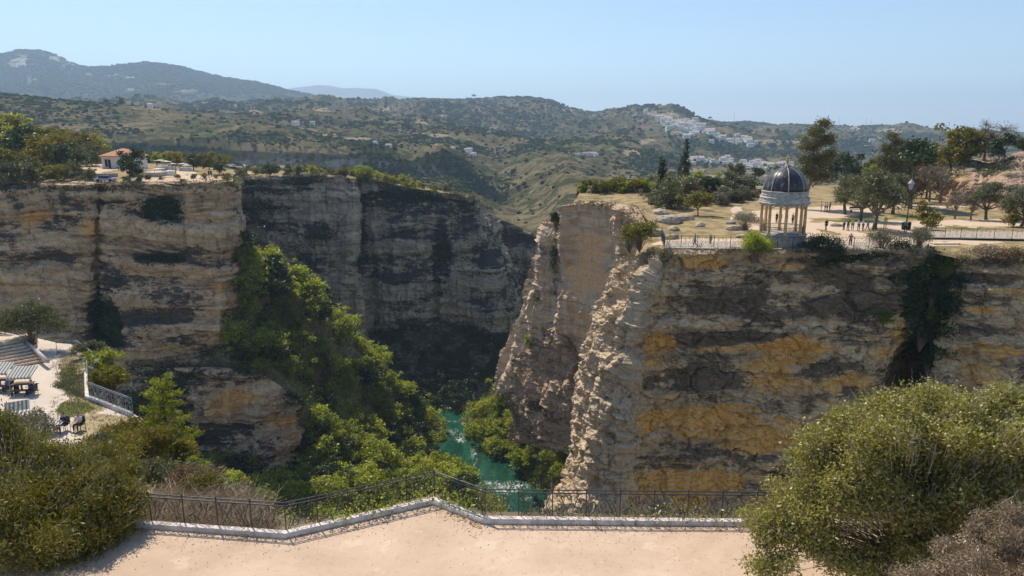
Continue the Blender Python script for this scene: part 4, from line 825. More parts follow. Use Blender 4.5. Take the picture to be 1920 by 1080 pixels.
for G_, n_, mt_, lf_, sp_ in ((CL1, 900, 'leaf_dry', .22, .5), (CL1, 500, 'leaf_olive', .3, .7), (CL2, 500, 'leaf_olive', .45, .8), (CL3, 700, 'leaf_olive', .45, .9), (CL4, 300, 'leaf_olive', .5, 1.0), (CR2, 420, 'leaf_dry', .25, .4), (CR1, 1500, 'leaf_dry', .13, .3), (CR1, 700, 'leaf_olive', .15, .35)):
    rw = G_[:7]; a, b = proj(rw); q_ = masked(rw, (fbm(rw, 6, 4, n_) > -.1) * (a < 2000) * .8, n_, RNG); scatter_leaves('rim_scrub', q_, 14, sp_, lf_, M[mt_], RNG, lift=.15)
# scrub and far woods on the hills, built lump by lump
def lumps(name, pts, r, mat, rng):
    t = (1 + 5 ** .5) / 2; iv = np.array([(-1, t, 0), (1, t, 0), (-1, -t, 0), (1, -t, 0), (0, -1, t), (0, 1, t), (0, -1, -t), (0, 1, -t), (t, 0, -1), (t, 0, 1), (-t, 0, -1), (-t, 0, 1)]) / 1.9
    fc = np.array([(0, 11, 5), (0, 5, 1), (0, 1, 7), (0, 7, 10), (0, 10, 11), (1, 5, 9), (5, 11, 4), (11, 10, 2), (10, 7, 6), (7, 1, 8), (3, 9, 4), (3, 4, 2), (3, 2, 6), (3, 6, 8), (3, 8, 9), (4, 9, 5), (2, 4, 11), (6, 2, 10), (8, 6, 7), (9, 8, 1)])
    n = len(pts); r = np.asarray(r)[:, None, None]
    v = iv[None] * rng.uniform(.7, 1.25, (n, 12, 1)) * np.array([1, 1, .75]) * rng.uniform(.8, 1.2, (n, 1, 3)) * r + np.asarray(pts)[:, None, :]
    f = (fc[None] + np.arange(n)[:, None, None] * 12).reshape(-1, 3); me = mesh_np(name, v.reshape(-1, 3), f, [mat])
    at_ = me.attributes.new('tint', 'FLOAT', 'FACE'); tv = np.repeat(rng.uniform(0, 1, n), 20)
    if len(me.polygons) == len(tv): at_.data.foreach_set('value', tv.astype(np.float32))
    o = obj(name, me); o['kind'] = 'stuff'; return o
M['scrub_far'] = mat_leaf('scrub_far', [(0.020, 0.036, 0.016), (0.032, 0.05, 0.02), (0.05, 0.07, 0.026), (0.085, 0.09, 0.04)], 0.1, 0.0)
a, b = proj(HILL); dd = HILL[..., 1]; rr = np.arange(HILL.shape[0])[:, None] + 0 * dd
dens = sstep(-.12, .40, fbm(HILL, (120, 120, 120), 5, 88, gain=.65)) ** 1.5 * 1.1 + .05 + np.clip(spots(HILL, [(490, 262, 130, 16, 1), (680, 275, 70, 12, 1), (300, 272, 140, 7, 1), (1340, 272, 90, 18, 1), (1230, 305, 70, 24, 1), (1450, 290, 80, 9, 1), (1600, 270, 90, 15, 1), (860, 340, 30, 30, 1), (1400, 358, 120, 12, .8), (900, 230, 200, 30, .4)], .6, 60), 0, 1)
bare = spots(HILL, [(230, 230, 120, 14, .8), (1040, 350, 60, 45, .7), (820, 254, 30, 5, 1), (1215, 270, 40, 14, .8), (1380, 330, 100, 12, .7)], .6, 50)
vis = (b < 470) & (a > -100) & (a < 2020) & (dd < 2900)
area = (dd ** 1.0); wgt = dens * (1 - bare * .85) * vis * area; idx = RNG.choice(wgt.size, 64000, p=(wgt / wgt.sum()).ravel())
pts = HILL.reshape(-1, 3)[idx]; D = pts[:, 1]; pts = pts + RNG.normal(size=pts.shape) * np.stack([D * .002, D * .003, D * 0], 1)
a, b = proj(MOUNT); wm = (sstep(-.2, .35, fbm(MOUNT, (260, 260, 200), 5, 31, gain=.65)) + .35 * (b < 175)) * (1 - np.clip(MOUNT_BARE * 2.2, 0, .98)) * (a > -40) * (a < 680) * (b < 250)
im = RNG.choice(wm.size, 17000, p=(wm / wm.sum()).ravel()); pm = MOUNT.reshape(-1, 3)[im] + RNG.normal(size=(17000, 3)) * [9, 16, 0]
lumps('forest', pm, RNG.uniform(.4, 1.0, len(pm)) ** 1.3 * 15, M['scrub_far'], RNG)
lumps('scrub', pts, RNG.uniform(.3, 1.0, len(pts)) ** 1.3 * np.clip(D * 0.0040, 2.0, 7.0), M['scrub_far'], RNG)

# ------------------------------------------------------------------ trees and shrubs that one can tell apart
def grove(g, poly, n, mind, kinds, srange, name, label, cat, group, seed=1, sz=None, sink=.15):
    rng = np.random.default_rng(seed)
    for p in pick(g, poly, n, rng, mind):
        kd = kinds[rng.integers(len(kinds))]
        place_tree(kd, int(rng.integers(3)), p - np.array([0, 0, sink]), rng.uniform(*srange), name, label, cat, group, rng.uniform(0, 6.28), sz)
SL1 = [(438, 470), (505, 505), (580, 548), (630, 610), (690, 675), (760, 745), (800, 785), (818, 830), (836, 870), (862, 910), (882, 940), (882, 958), (380, 958), (380, 900), (500, 905), (585, 850), (595, 760), (540, 705), (440, 700)]
grove(SLOPE, SL1, 285, 3.0, ['green', 'fresh', 'green', 'dark', 'fresh', 'fresh'], (.75, 1.45), 'broadleaf_tree', 'leafy green tree in the dense growth covering the steep gorge slope', 'tree', 'trees crowding the gorge slope', 3, sink=0.7)
for i, (u, v, s) in enumerate([(462, 520, .75), (520, 540, .95), (570, 590, 1.0), (545, 640, .8), (612, 640, .95), (628, 905, .8), (590, 700, .8)]):
    place_tree('spire', i % 2, at(SLOPE, u, v), s, 'conifer', 'pointed light green conifer rising above the gorge slope trees', 'tree', 'pointed trees on the gorge slope')
BK = [(885, 775), (945, 745), (1040, 760), (1085, 800), (1085, 925), (1010, 920), (940, 865), (885, 835)]
grove(SLOPE, [(200, 880), (390, 880), (500, 905), (480, 965), (200, 965)], 34, 3.6, ['dark', 'green'], (.7, 1.2), 'shaded_tree', 'dark green tree in the shaded hollow below the rocky outcrop', 'tree', 'trees in the shaded hollow', 13)  # darker leaf kind mixed in to paint the hollow's deep shade
grove(BANK, BK, 52, 2.8, ['fresh', 'green', 'fresh', 'fresh'], (.7, 1.3), 'riverside_tree', 'bright green tree on the right river bank below the cliffs', 'tree', 'trees along the right river bank', 5, sink=0.7)
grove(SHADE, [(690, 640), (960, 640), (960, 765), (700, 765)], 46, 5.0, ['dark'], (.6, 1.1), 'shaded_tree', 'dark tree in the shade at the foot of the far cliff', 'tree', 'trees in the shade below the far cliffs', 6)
grove(BLUFF, [(200, 850), (330, 830), (345, 900), (240, 900)], 3, 1.5, ['gold'], (.2, .3), 'shrub', 'small golden shrub clinging to the rocky bluff', 'shrub', 'shrubs on the rocky bluff', 8)
# left plateau: wood on the rise, shrubs along the rim
grove(PLA, [(-60, 225), (120, 250), (190, 290), (180, 305), (110, 335), (-60, 335)], 85, 3.7, ['gold', 'gold', 'green', 'dark', 'olive', 'yellowish'][:5], (1.0, 1.6), 'woodland_tree', 'bushy olive-gold tree in the wood on the left rise', 'tree', 'trees of the wood on the left plateau', 9, sink=0.7)
grove(PLA, [(205, 280), (430, 300), (440, 318), (330, 312), (230, 300)], 30, 4.5, ['dark', 'green', 'olive', 'gold'], (.6, 1.0), 'plateau_tree', 'round bushy tree behind the tiled house on the left plateau', 'tree', 'trees behind the tiled house', 10, sink=0.7)
grove(PLB, [(440, 322), (560, 322), (660, 330), (770, 347), (790, 356), (660, 340), (560, 334), (440, 334)], 58, 4.0, ['olive', 'green', 'dark', 'olive', 'gold'], (.5, .95), 'rim_shrub', 'low olive-green shrub on the rim of the middle cliffs', 'shrub', 'shrubs on the rim of the middle cliffs', 11, sink=0.9)
grove(PLB, [(650, 325), (760, 340), (790, 360), (760, 362), (650, 348)], 26, 3.2, ['green', 'green', 'olive'], (.65, 1.0), 'rim_shrub', 'rounded green shrub in the thicket above the shaded cliff face', 'shrub', 'thicket above the shaded cliff face', 12, sink=0.9)
for lab, kd, u, v, s, g_ in [
    ('dark round tree standing just right of the tiled house', 'dark', 258, 330, 1.05, PLA), ('tall dark bush hanging over the cliff edge below the house', 'dark', 243, 342, .8, PLA),
    ('golden branching tree touching the left end of the tiled roof', 'gold', 178, 305, 1.25, PLA), ('round green tree between the house and the white tables', 'green', 295, 312, .75, PLA),
    ('dark green shrub at the rim right of the left headland', 'dark', 506, 334, .75, PLB), ('olive tree right of the white tables on the left plateau', 'olive', 365, 320, 1.05, PLA), ('yellow-green tree at the right end of the left plateau', 'gold', 392, 318, .95, PLA),
    ('dark shrub by the standing couple on the left headland', 'dark', 410, 326, .5, PLA)]:
    place_tree(kd, 1, at(g_, u, v), s, 'tree', lab, 'tree')
grove(PLA, [(-60, 296), (150, 300), (165, 343), (-60, 343)], 34, 3.4, ['gold', 'olive', 'gold', 'dark'], (.55, 1.0), 'brush', 'olive-gold bush in the brush along the left headland rim', 'shrub', 'brush along the left headland rim', 14, sink=.8)
grove(PLA, [(225, 334), (435, 330), (435, 340), (225, 343)], 16, 3.0, ['olive', 'gold'], (.18, .35), 'brush', 'low olive bush on the sunny tip of the left headland', 'shrub', 'low bushes on the headland tip', 15, sink=.4)
grove(PLB, [(425, 318), (660, 326), (880, 364), (886, 370), (765, 356), (640, 336), (425, 336)], 120, 2.6, ['olive', 'gold', 'olive', 'gold', 'dark'], (.3, .75), 'rim_brush', 'olive-brown bush in the scrub on top of the middle cliffs', 'shrub', 'scrub on top of the middle cliffs', 16, sink=.9)
# trees on the skylines
for i, (u, v, s) in enumerate([(200, 196, 1.3), (212, 197, 1.6), (226, 198, 1.9), (242, 198, 1.9), (203, 204, 1.9)]):
    place_tree('dark', i % 3, at(HILL, u, v), s, 'hilltop_tree', 'dark round tree in the clump on the brown hilltop', 'tree', 'clump of trees on the brown hilltop')
place_tree('umbrella', 0, at(HILL, 890, 187), 3.0, 'skyline_tree', 'umbrella-shaped tree alone on the middle skyline', 'tree')
place_tree('dark', 1, at(HILL, 876, 188), 1.8, 'skyline_tree', 'low round tree left of the umbrella-shaped skyline tree', 'tree')
place_tree('umbrella', 0, at(HILL, 1331, 228), 2.8, 'skyline_tree', 'single round tree on the ridge above the hill village', 'tree')
# right plateau
def px_tree(kd, seed, u, v, s, label, sz=None, name='tree', cat='tree', g_=None, group=None, rz=None):
    return place_tree(kd, seed, at(PLR if g_ is None else g_, u, v), s, name, label, cat, group, rz, sz)
px_tree('eucalyptus', 0, 1521, 391, 1.0, 'tall gold-green eucalyptus with pale trunk right of the domed pavilion', rz=0.0)
px_tree('eucalyptus', 0, 1668, 377, .85, 'slender brown-green eucalyptus behind the grey olive tree', rz=2.4)
px_tree('cypress', 0, 1237, 376, .86, 'dark cypress at the left end of the right plateau', name='cypress'); px_tree('cypress', 0, 1243, 377, .90, 'dark cypress beside the leftmost cypress', .9, name='cypress')
px_tree('cypress', 0, 1275, 356, 1.1, 'narrow dark cypress left of the twin cypresses behind the thicket', name='cypress'); px_tree('cypress', 0, 1283, 356, 1.2, 'tallest narrow cypress above the olive thicket', name='cypress'); px_tree('cypress', 0, 1415, 360, .75, 'small lone cypress left of the pavilion dome', name='cypress')
for i, (u, v, s, kd) in enumerate([(1262, 392, 1.2, 'olive'), (1290, 383, 1.1, 'grey'), (1310, 380, 1.0, 'olive'), (1335, 378, 1.15, 'dark'), (1345, 372, 1.1, 'olive'), (1372, 372, 1.05, 'olive'), (1392, 368, 1.0, 'dark'), (1325, 366, 1.1, 'olive'), (1360, 366, 1.2, 'olive'), (1222, 378, .6, 'grey'), (1300, 372, 1.2, 'olive'), (1395, 374, .7, 'grey'), (1250, 382, .8, 'olive'), (1275, 376, 1.0, 'green'), (1322, 373, 1.1, 'olive'), (1350, 385, .8, 'grey'), (1385, 380, .8, 'olive'), (1408, 368, 1.0, 'olive'), (1300, 365, 1.1, 'green'), (1232, 383, .6, 'olive'), (1340, 362, 1.1, 'dark')]):
    place_tree(kd, i % 3, at(PLR, u, v) - np.array([0, 0, 1.0]), s * .98, 'thicket_tree', 'grey-green bushy tree in the thicket left of the pavilion', 'tree', 'thicket left of the pavilion')
px_tree('yellow', 0, 1309, 404, .8, 'round yellow-green bush in front of the olive thicket', name='shrub', cat='shrub') if False else place_tree('gold', 2, at(PLR, 1309, 404), .72, 'shrub', 'round yellow-green bush in front of the olive thicket', 'shrub')
px_tree('olive_tree', 0, 1640, 432, 1.42, 'large grey-green olive tree in the middle of the sandy square'); px_tree('olive_tree', 1, 1611, 413, 1.2, 'olive tree left of the large olive tree'); px_tree('olive_tree', 0, 1585, 402, 1.1, 'small pale olive tree on the left of the olive group', rz=1.0); px_tree('olive_tree', 1, 1672, 402, 1.15, 'olive tree half hidden behind the large olive tree', rz=2.0)
px_tree('umbrella', 0, 1706, 392, 1.9, 'dark green spreading tree behind the lantern'); px_tree('bare', 0, 1740, 378, 1.3, 'brown bare-branched tree behind the lantern'); px_tree('bare', 1, 1762, 380, 1.3, 'brown twiggy tree left of the rocky knoll', rz=1.0); px_tree('rust', 1, 1738, 372, 1.35, 'rust-brown bushy tree under the dark spreading tree'); px_tree('rust', 0, 1700, 385, 1.0, 'reddish bush at the foot of the dark spreading tree')
px_tree('gold', 0, 1722, 428, .0, '') if False else None
px_tree('gold', 1, 1738, 432, .75, 'light green small tree right of the lantern post'); px_tree('bare', 2, 1791, 410, .75, 'pale bare tree at the left foot of the rocky knoll'); px_tree('bare', 0, 1822, 412, .75, 'pale twiggy tree in front of the rocky knoll', rz=1.5); px_tree('olive_tree', 1, 1850, 412, 1.0, 'grey olive tree in front of the knoll centre', rz=3.0); px_tree('olive_tree', 0, 1912, 424, 1.0, 'grey olive tree at the right edge before the knoll', rz=3.0); px_tree('gold', 1, 1898, 425, .55, 'low yellow-green bush at the right edge before the knoll', name='shrub', cat='shrub')
for kd, sd, u, v, s, lab in [('gold', 0, 1800, 312, 1.35, 'golden tree at the left of the knoll top'), ('gold', 2, 1780, 330, 1.2, 'yellow tree left of the rocky knoll'), ('bare', 1, 1845, 300, 1.5, 'tall bare tree on top of the rocky knoll'), ('dark', 1, 1885, 305, .95, 'dark green tree on the right of the knoll top'), ('dark', 0, 1925, 296, .9, 'dark tree at the picture edge on the knoll'), ('gold', 1, 1815, 305, 1.1, 'ochre bush beside the tall bare tree on the knoll')]:
    place_tree(kd, sd, at(KNOLL, u, v), s, 'tree', lab, 'tree')
for i, (u, y, s, kd) in enumerate([(1100, 172, .5, 'gold'), (1125, 170, .55, 'yellow2'), (1140, 171, .5, 'green'), (1160, 169, .6, 'gold'), (1180, 170, .5, 'olive'), (1200, 172, .6, 'gold'), (1215, 168, .6, 'green'), (1090, 171, .45, 'green'), (1112, 169, .5, 'olive'), (1132, 167, .5, 'gold'), (1150, 172, .55, 'gold'), (1170, 168, .5, 'green'), (1190, 168, .55, 'gold'), (1207, 171, .6, 'olive')]):
    kd = 'gold' if kd == 'yellow2' else kd
    place_tree(kd, i % 3, XZ(u, y, ZP - .9), s * 1.2, 'rim_shrub', 'low yellow-green shrub on the brown field above the pale cliff', 'shrub', 'shrubs on the brown field')
for i, (u, y, s, kd) in enumerate([(1480, 200, .8, 'olive'), (1560, 215, 1.3, 'dark'), (1600, 190, 1.1, 'dark'), (1450, 210, .8, 'olive'), (1575, 205, 1.4, 'dark'), (1620, 200, 1.3, 'olive'), (1640, 195, 1.0, 'green'), (1690, 190, 1.4, 'dark'), (1760, 200, 1.5, 'olive'), (1420, 215, .7, 'dark'), (1655, 230, 1.5, 'dark'), (1745, 225, 1.6, 'dark'), (1720, 190, 1.3, 'gold'), (1385, 215, 1.1, 'olive')]):
    place_tree(kd, i % 3, XZ(u, y, ZP - .4), s, 'background_tree', 'bushy green tree in the belt behind the sandy square', 'tree', 'tree belt behind the square')
# shrubs along the right rim
def small_shrub(name, kd, u, v, y, w_, h_, label, n=3000, leaf=.11, seed=0, dry=False):
    rng = np.random.default_rng(seed + 100); p = P(u, v, y)
    bl = [(0, 0, h_ * .55, w_ * .36, w_ * .34, h_ * .45)] + [(rng.normal(0, w_ * .2), rng.normal(0, w_ * .18), h_ * rng.uniform(.35, .75), w_ * .22, w_ * .22, h_ * .26) for _ in range(6)]
    t = thing(name, label, 'shrub', p); per = 14
    cr = crown_mesh('foliage', rng, bl, n // per, per, leaf, w_ * .05, M['leaf_' + kd], 2.0, .45); obj('foliage', cr, t)
    mb = MB(); cc, k_ = shell(rng, bl, 50, .5)
    for c_ in cc: mb.tube([(0, 0, -.4), c_ * np.array([.4, .4, .5]), c_ * 1.03], [.04, .025, .01], 4)
    obj('stem', mb.mesh('stem', [M['twig']]), t); return t
small_shrub('shrub', 'yellow', 1199, 468, 91, 4.6, 3.6, 'yellow-green dense bush on the top of the limestone rib', 9000, .17, 1)
small_shrub('shrub', 'fresh', 1414, 490, 86.6, 4.6, 3.6, 'bright green round bush on the rim below the pavilion', 8000, .17, 2)
small_shrub('shrub', 'dark', 1535, 492, 86.6, 5.6, 3.6, 'dark sprawling bush on the rim right of the pavilion', 7000, .18, 3)
small_shrub('shrub', 'grey', 1655, 472, 88, 4.2, 3.0, 'grey twiggy bush on the rim below the olive trees', 4000, .14, 4)
small_shrub('shrub', 'grey', 1722, 466, 88, 4.0, 2.8, 'grey-brown twiggy bush on the rim beside the steps', 4000, .14, 5)
small_shrub('shrub', 'dark', 1690, 482, 87, 4.0, 2.2, 'dark green low bush hanging over the chasm edge', 4000, .16, 6)
small_shrub('shrub', 'grey', 1398, 430, 105, 5.0, 2.8, 'dry pale bush left of the pavilion', 4000, .16, 7)
small_shrub('shrub', 'dry', 1232, 505, 88, 4.2, 2.6, 'dry brown tufted bush just right of the limestone rib', 5000, .16, 8)
small_shrub('shrub', 'dry', 1850, 488, 84, 5.5, 1.6, 'rusty dry bush on the rim right of the steps', 5000, .15, 9)
small_shrub('shrub', 'rust', 1895, 492, 83, 4.5, 1.8, 'reddish brown low bush at the right end of the rim', 4000, .15, 10)
small_shrub('shrub', 'green', 998, 660, 160, 4.6, 4.6, 'green bush growing on the ledge of the pale cliff', 3500, .3, 11)
small_shrub('shrub', 'dark', 1042, 430, 150, 2.6, 3.8, 'dark bush on the pinnacle of the pale cliff', 2500, .25, 12)
small_shrub('shrub', 'dark', 1038, 800, 152, 4.0, 5.0, 'dark bush in the hollow of the lower rock spur', 2500, .3, 13)
small_shrub('shrub', 'grey', 1180, 470, 94, 3.0, 2.5, 'wispy grey bush left of the yellow-green bush', 1600, .14, 14)

# ---- the large near shrubs
def near_shrub(name, label, base, blobs, nstem, ncl, per, leaf, elong, mat, smat, seed, spread=.16, srad=.022, inner=.35, up=0.0, nstalk=0):
    rng = np.random.default_rng(seed); t = thing(name, label, 'shrub', base); b2 = []
    for b_ in blobs:
        b2.append((*b_[:3], *(np.array(b_[3:]) * .74)))
        for q in range(9):
            d = rng.normal(size=3); d[2] = abs(d[2]) * .8 - .1; d /= np.linalg.norm(d); k0 = rng.uniform(.22, .42); c0 = np.array(b_[:3]) + d * np.array(b_[3:]) * rng.uniform(.72, 1.02); b2.append((*c0, *(np.array(b_[3:]) * k0)))
    blobs = b2
    cc, k_ = shell(rng, blobs, ncl, inner); ct = np.clip(.5 + .32 * fbm(cc, .9, 3, seed) + rng.normal(0, .13, ncl), 0, 1)
    c = np.repeat(cc, per, 0) + rng.normal(size=(ncl * per, 3)) * spread
    v, f, tt = leaves(rng, c, leaf, elong, -up, np.repeat(ct, per)); obj('foliage', leaf_mesh('foliage', v, f, tt, mat), t)
    mb = MB(); c2, k2 = shell(rng, blobs, nstem, .75)
    for q in c2:
        a = rng.normal(0, .25, 3) * [1, 1, 0]; m1 = q * np.array([.22, .22, .45]) + a * .5; m2 = q * np.array([.62, .62, .8]) + a * .4
        mb.tube([a * .6 + [0, 0, -.1], m1, m2, q], [srad, srad * .8, srad * .5, srad * .2], 3, cap=False)
    obj('stem', mb.mesh('stem', [smat]), t)
    if nstalk:
        mb = MB(); c3, k3 = shell(rng, blobs, nstalk, .95)
        for q in c3:
            d = q / np.linalg.norm(q); mb.tube([q * .9, q + d * .12 + rng.normal(0, .05, 3), q + d * rng.uniform(.25, .6) + rng.normal(0, .12, 3)], [.010, .008, .004], 3, cap=False)
        tw = obj('twig', mb.mesh('twig', [M['twig_pale']]), t); tw['kind'] = 'stuff'
    return t
def rel(base, lst): return [tuple(PZY(u, v, y) - base) + (rx, ry, rz) for u, v, y, rx, ry, rz in lst]
PZY = P
b0 = np.array([*PZ(1690, 1075, ZT)[:2], ZT])
near_shrub('shrub', 'huge olive-green bush with tiny leaves covering the right end of the railing', b0,
           rel(b0, [(1700, 850, 19.5, 2.3, 1.8, 1.6), (1570, 900, 19.3, 1.6, 1.4, 1.3), (1860, 850, 19.5, 2.2, 1.8, 1.7), (1490, 960, 19.0, 1.0, 1.0, .85), (1780, 780, 20, 1.4, 1.2, .7), (1650, 790, 19.8, 1.1, 1.0, .65), (1470, 1010, 18.6, .7, .8, .6), (1950, 920, 18.8, 1.8, 1.5, 1.6), (1640, 960, 18.2, 1.5, 1.0, .9), (1530, 830, 19.7, .55, .6, .5), (1890, 770, 20, .9, .9, .5), (1450, 1065, 18.0, .7, .6, .5), (1560, 1040, 18.2, .9, .6, .55), (1720, 1040, 17.9, 1.2, .7, .8), (1830, 980, 18, 1.3, .8, 1.0), (1600, 1075, 17.8, 1.1, .7, .5), (1700, 1110, 17.4, 1.0, .6, .5), (1500, 1000, 18.4, .9, .7, .6), (1430, 985, 18.6, .6, .6, .4)]),
           700, 12500, 12, .095, 2.2, M['leaf_bush'], M['twig'], 21, .15, .018, .45, 0, 1500)
b0 = np.array([*PZ(1870, 1190, ZT)[:2], ZT])
near_shrub('shrub', 'dry reddish-brown feathery bush in the bottom right corner', b0,
           rel(b0, [(1830, 1060, 15.5, 1.0, .8, .65), (1910, 1010, 15.6, .9, .8, .7), (1750, 1100, 15.2, .8, .7, .5), (1960, 1060, 15, .9, .8, .8)]), 320, 3600, 12, .075, 4.0, M['leaf_dry'], M['twig_dark'], 22, .09, .014, .4, .3, 200)
near = [('feathery dark olive shrub with golden tips filling the lower left corner', (40, 1110, 21), [(40, 960, 21.5, 2.2, 1.6, 1.9), (140, 930, 22.5, 1.7, 1.4, 1.5), (-60, 880, 23, 2.0, 1.6, 1.7), (60, 1040, 20, 1.8, 1.2, 1.5), (30, 850, 23.5, 1.4, 1.2, .8)], M['leaf_gold'], 31),
        ('feathery green-gold shrub touching the left end of the railing', (190, 1060, 21.5), [(190, 960, 22, 1.0, 1.0, 1.3), (180, 1020, 21.2, .95, .9, 1.1), (150, 890, 23.5, 1.3, 1.0, .9), (225, 900, 24, .5, .6, .6), (130, 1060, 20.6, .9, .8, .9)], M['leaf_gold'], 32)]
for lab, (u, v, y), bl, mt, sd in near:
    b0 = P(u, v, y); b0[2] = ZT - .2; near_shrub('shrub', lab, b0, rel(b0, bl), 200, 5200, 14, .13, 4.2, mt, M['twig'], sd, .2, .02, .45, .6, 500)
def mid_shrub(name, label, u, v, y, w_, h_, kd, n, leaf, seed, elong=2.4, up=.3, blobs=None):
    b0 = P(u, v, y); rng = np.random.default_rng(seed)
    bl = blobs or [(rng.normal(0, w_ * .22), rng.normal(0, w_ * .15), h_ * rng.uniform(.35, .72), w_ * .26, w_ * .26, h_ * .3) for _ in range(8)]
    return near_shrub(name, label, b0, bl, 70, n // 12, 12, leaf, elong, M['leaf_' + kd], M['twig'], seed, w_ * .035, .02, .4, up, 30)
mid_shrub('shrub', 'olive and brown bush in front of the seated people on the lower terrace', 90, 885, 36, 7, 1.5, 'gold', 26000, .15, 41)
mid_shrub('shrub', 'brownish grey dry bush right of the lower terrace tables', 215, 870, 39, 4.6, 1.3, 'olive', 16000, .14, 42)
mid_shrub('shrub', 'dense olive bush hiding the top of the rocky bluff', 275, 860, 40, 3.4, 2.0, 'gold', 12000, .14, 43)
mid_shrub('shrub', 'grey wispy bush at the lower left terrace corner', 10, 835, 40, 5, 1.7, 'grey', 14000, .13, 44)
mid_shrub('shrub', 'golden brown bush behind the corner of the lower railing', 212, 752, 54, 3.4, 2.8, 'yellow', 9000, .17, 45)
mid_shrub('shrub', 'dry olive bush between the seated people and the lower railing end', 238, 826, 43.5, 3.4, 1.3, 'gold', 9000, .14, 53)
mid_shrub('shrub', 'light green leafy shrub at the bend of the lower railing', 196, 705, 57, 2.8, 2.4, 'green', 3500, .18, 46)
mid_shrub('shrub', 'grey-green wispy bush beside the curved steps', 62, 645, 62, 6.2, 3.6, 'olive', 17000, .17, 47)
mid_shrub('shrub', 'green ground bush inside the upper bend of the lower railing', 160, 672, 60, 2.6, 1.6, 'olive', 5000, .15, 48)
mid_shrub('shrub', 'brown grassy bush below the lower railing end', 285, 830, 45, 2.6, 1.6, 'rust', 8000, .15, 49)
mid_shrub('shrub', 'yellow leafy shrub on the right side of the rocky bluff', 345, 895, 42, 2.4, 3.2, 'yellow', 8000, .16, 50)
mid_shrub('shrub', 'pale dry tuft at the foot of the rocky bluff', 395, 940, 34, 2.0, 1.6, 'grey', 4000, .12, 51)
mid_shrub('shrub', 'green low bush under the feathery conifer', 372, 935, 40, 2.2, 2.6, 'green', 5000, .15, 52)
# conifer with layered feathery boughs
rng = np.random.default_rng(60); b0 = P(326, 935, 44); t = thing('conifer', 'bright yellow-green feathery conifer beside the rocky bluff', 'tree', b0)
mb = MB(); mb.tube([(0, 0, -3), (.05, 0, 3), (0, 0, 8.6)], [.16, .1, .03], 6); cl = []
for i in range(46):
    z = 1.4 + i * .155; L = (1 - (z / 9.6) ** 1.3) * 2.4 * rng.uniform(.6, 1.15) + .25; a_ = i * 2.399
    d = np.array([math.cos(a_), math.sin(a_), 0]); e = d * L + [0, 0, z + .15 * L]; mb.tube([(0, 0, z), d * L * .5 + [0, 0, z + .2], e], [.035, .022, .008], 4)
    m_ = int(60 * L / 2 + 12); tt_ = rng.uniform(.25, 1.05, m_); cl.append(np.array([0, 0, z]) + (e - [0, 0, z]) * tt_[:, None] + rng.normal(size=(m_, 3)) * [.16, .16, .09] * (1.2 - tt_[:, None] * .5))
cl = np.concatenate(cl); c = np.repeat(cl, 7, 0) + rng.normal(size=(len(cl) * 7, 3)) * .08
v_, f_, t_ = leaves(rng, c, .15, 3.5, 0, np.repeat(rng.uniform(.2, .9, len(cl)), 7)); M['leaf_conifer'] = mat_leaf('leaf_conifer', [(0.09, 0.12, 0.01), (0.16, 0.20, 0.015), (0.24, 0.26, 0.02), (0.32, 0.32, 0.03)], .45, .04, True)
obj('trunk', mb.mesh('trunk', [M['bark']]), t); obj('crown', leaf_mesh('crown', v_, f_, t_, M['leaf_conifer']), t)
# dry grass behind the railing and tufts on the brink: stalks nobody could count
def stalks(name, pts, h, mat, rng, wdt=.012, lean=.35, per=9, sprd=.12):
    pts = np.repeat(np.asarray(pts), per, 0); n = len(pts); pts = pts + rng.normal(size=(n, 3)) * [sprd, sprd, 0]
    d = rng.normal(size=(n, 3)) * lean; d[:, 2] = 1; hh = h * rng.uniform(.4, 1.1, n)[:, None]
    s_ = rng.normal(size=(n, 3)); s_[:, 2] = 0; s_ /= np.linalg.norm(s_, axis=1)[:, None]; m_ = pts + d * hh * .55; e = pts + d * hh + rng.normal(size=(n, 3)) * .06
    v = np.stack([pts - s_ * wdt, pts + s_ * wdt, m_ + s_ * wdt * .8, m_ - s_ * wdt * .8, e + s_ * wdt * .2, e - s_ * wdt * .2], 1).reshape(-1, 3)
    b_ = np.arange(n)[:, None] * 6; f = np.concatenate([b_ + [0, 1, 2, 3], b_ + [3, 2, 4, 5]]); tt = np.tile(rng.uniform(0, 1, n), 2)
    o = obj(name, leaf_mesh(name, v, f, tt, mat)); o['kind'] = 'stuff'; return o
e1 = np.array(EDGE); q = []
for i in range(2700):
    u_ = RNG.uniform(250, 500); k_ = RNG.uniform(.25, 3.2) * (1 - max(0, u_ - 430) / 90); x = np.interp(u_, [240, 535], [EDGE[1][0], EDGE[2][0]]); y = np.interp(x, e1[:, 0], e1[:, 1]); q.append((x, y + k_, ZT - .1 - k_ * .1))
stalks('dry_grass', q[::3], .42, M['leaf_dry'], RNG, .007, 1.1, 9, .2)
q = [at_ for at_ in masked(LIP, (LIP[..., 2] > ZT - 2.5) * (LIP[..., 0] > .5) * .8, 900, RNG)]; stalks('dry_grass', q, .38, M['leaf_grey'], RNG, .010)
q = [at_ for at_ in masked(LIP, (LIP[..., 2] > ZT - 2.2) * (LIP[..., 0] > 4.0) * .8, 260, RNG)]; scatter_leaves('undergrowth', q, 14, .22, .09, M['leaf_bush'], RNG, lift=.25)
q = [at_ for at_ in masked(LIP, (LIP[..., 2] > ZT - 2.0) * (LIP[..., 0] > -6.5) * (LIP[..., 0] < -1.0) * .8, 120, RNG)]; scatter_leaves('undergrowth', q, 14, .25, .12, M['leaf_fresh'], RNG, lift=.3)
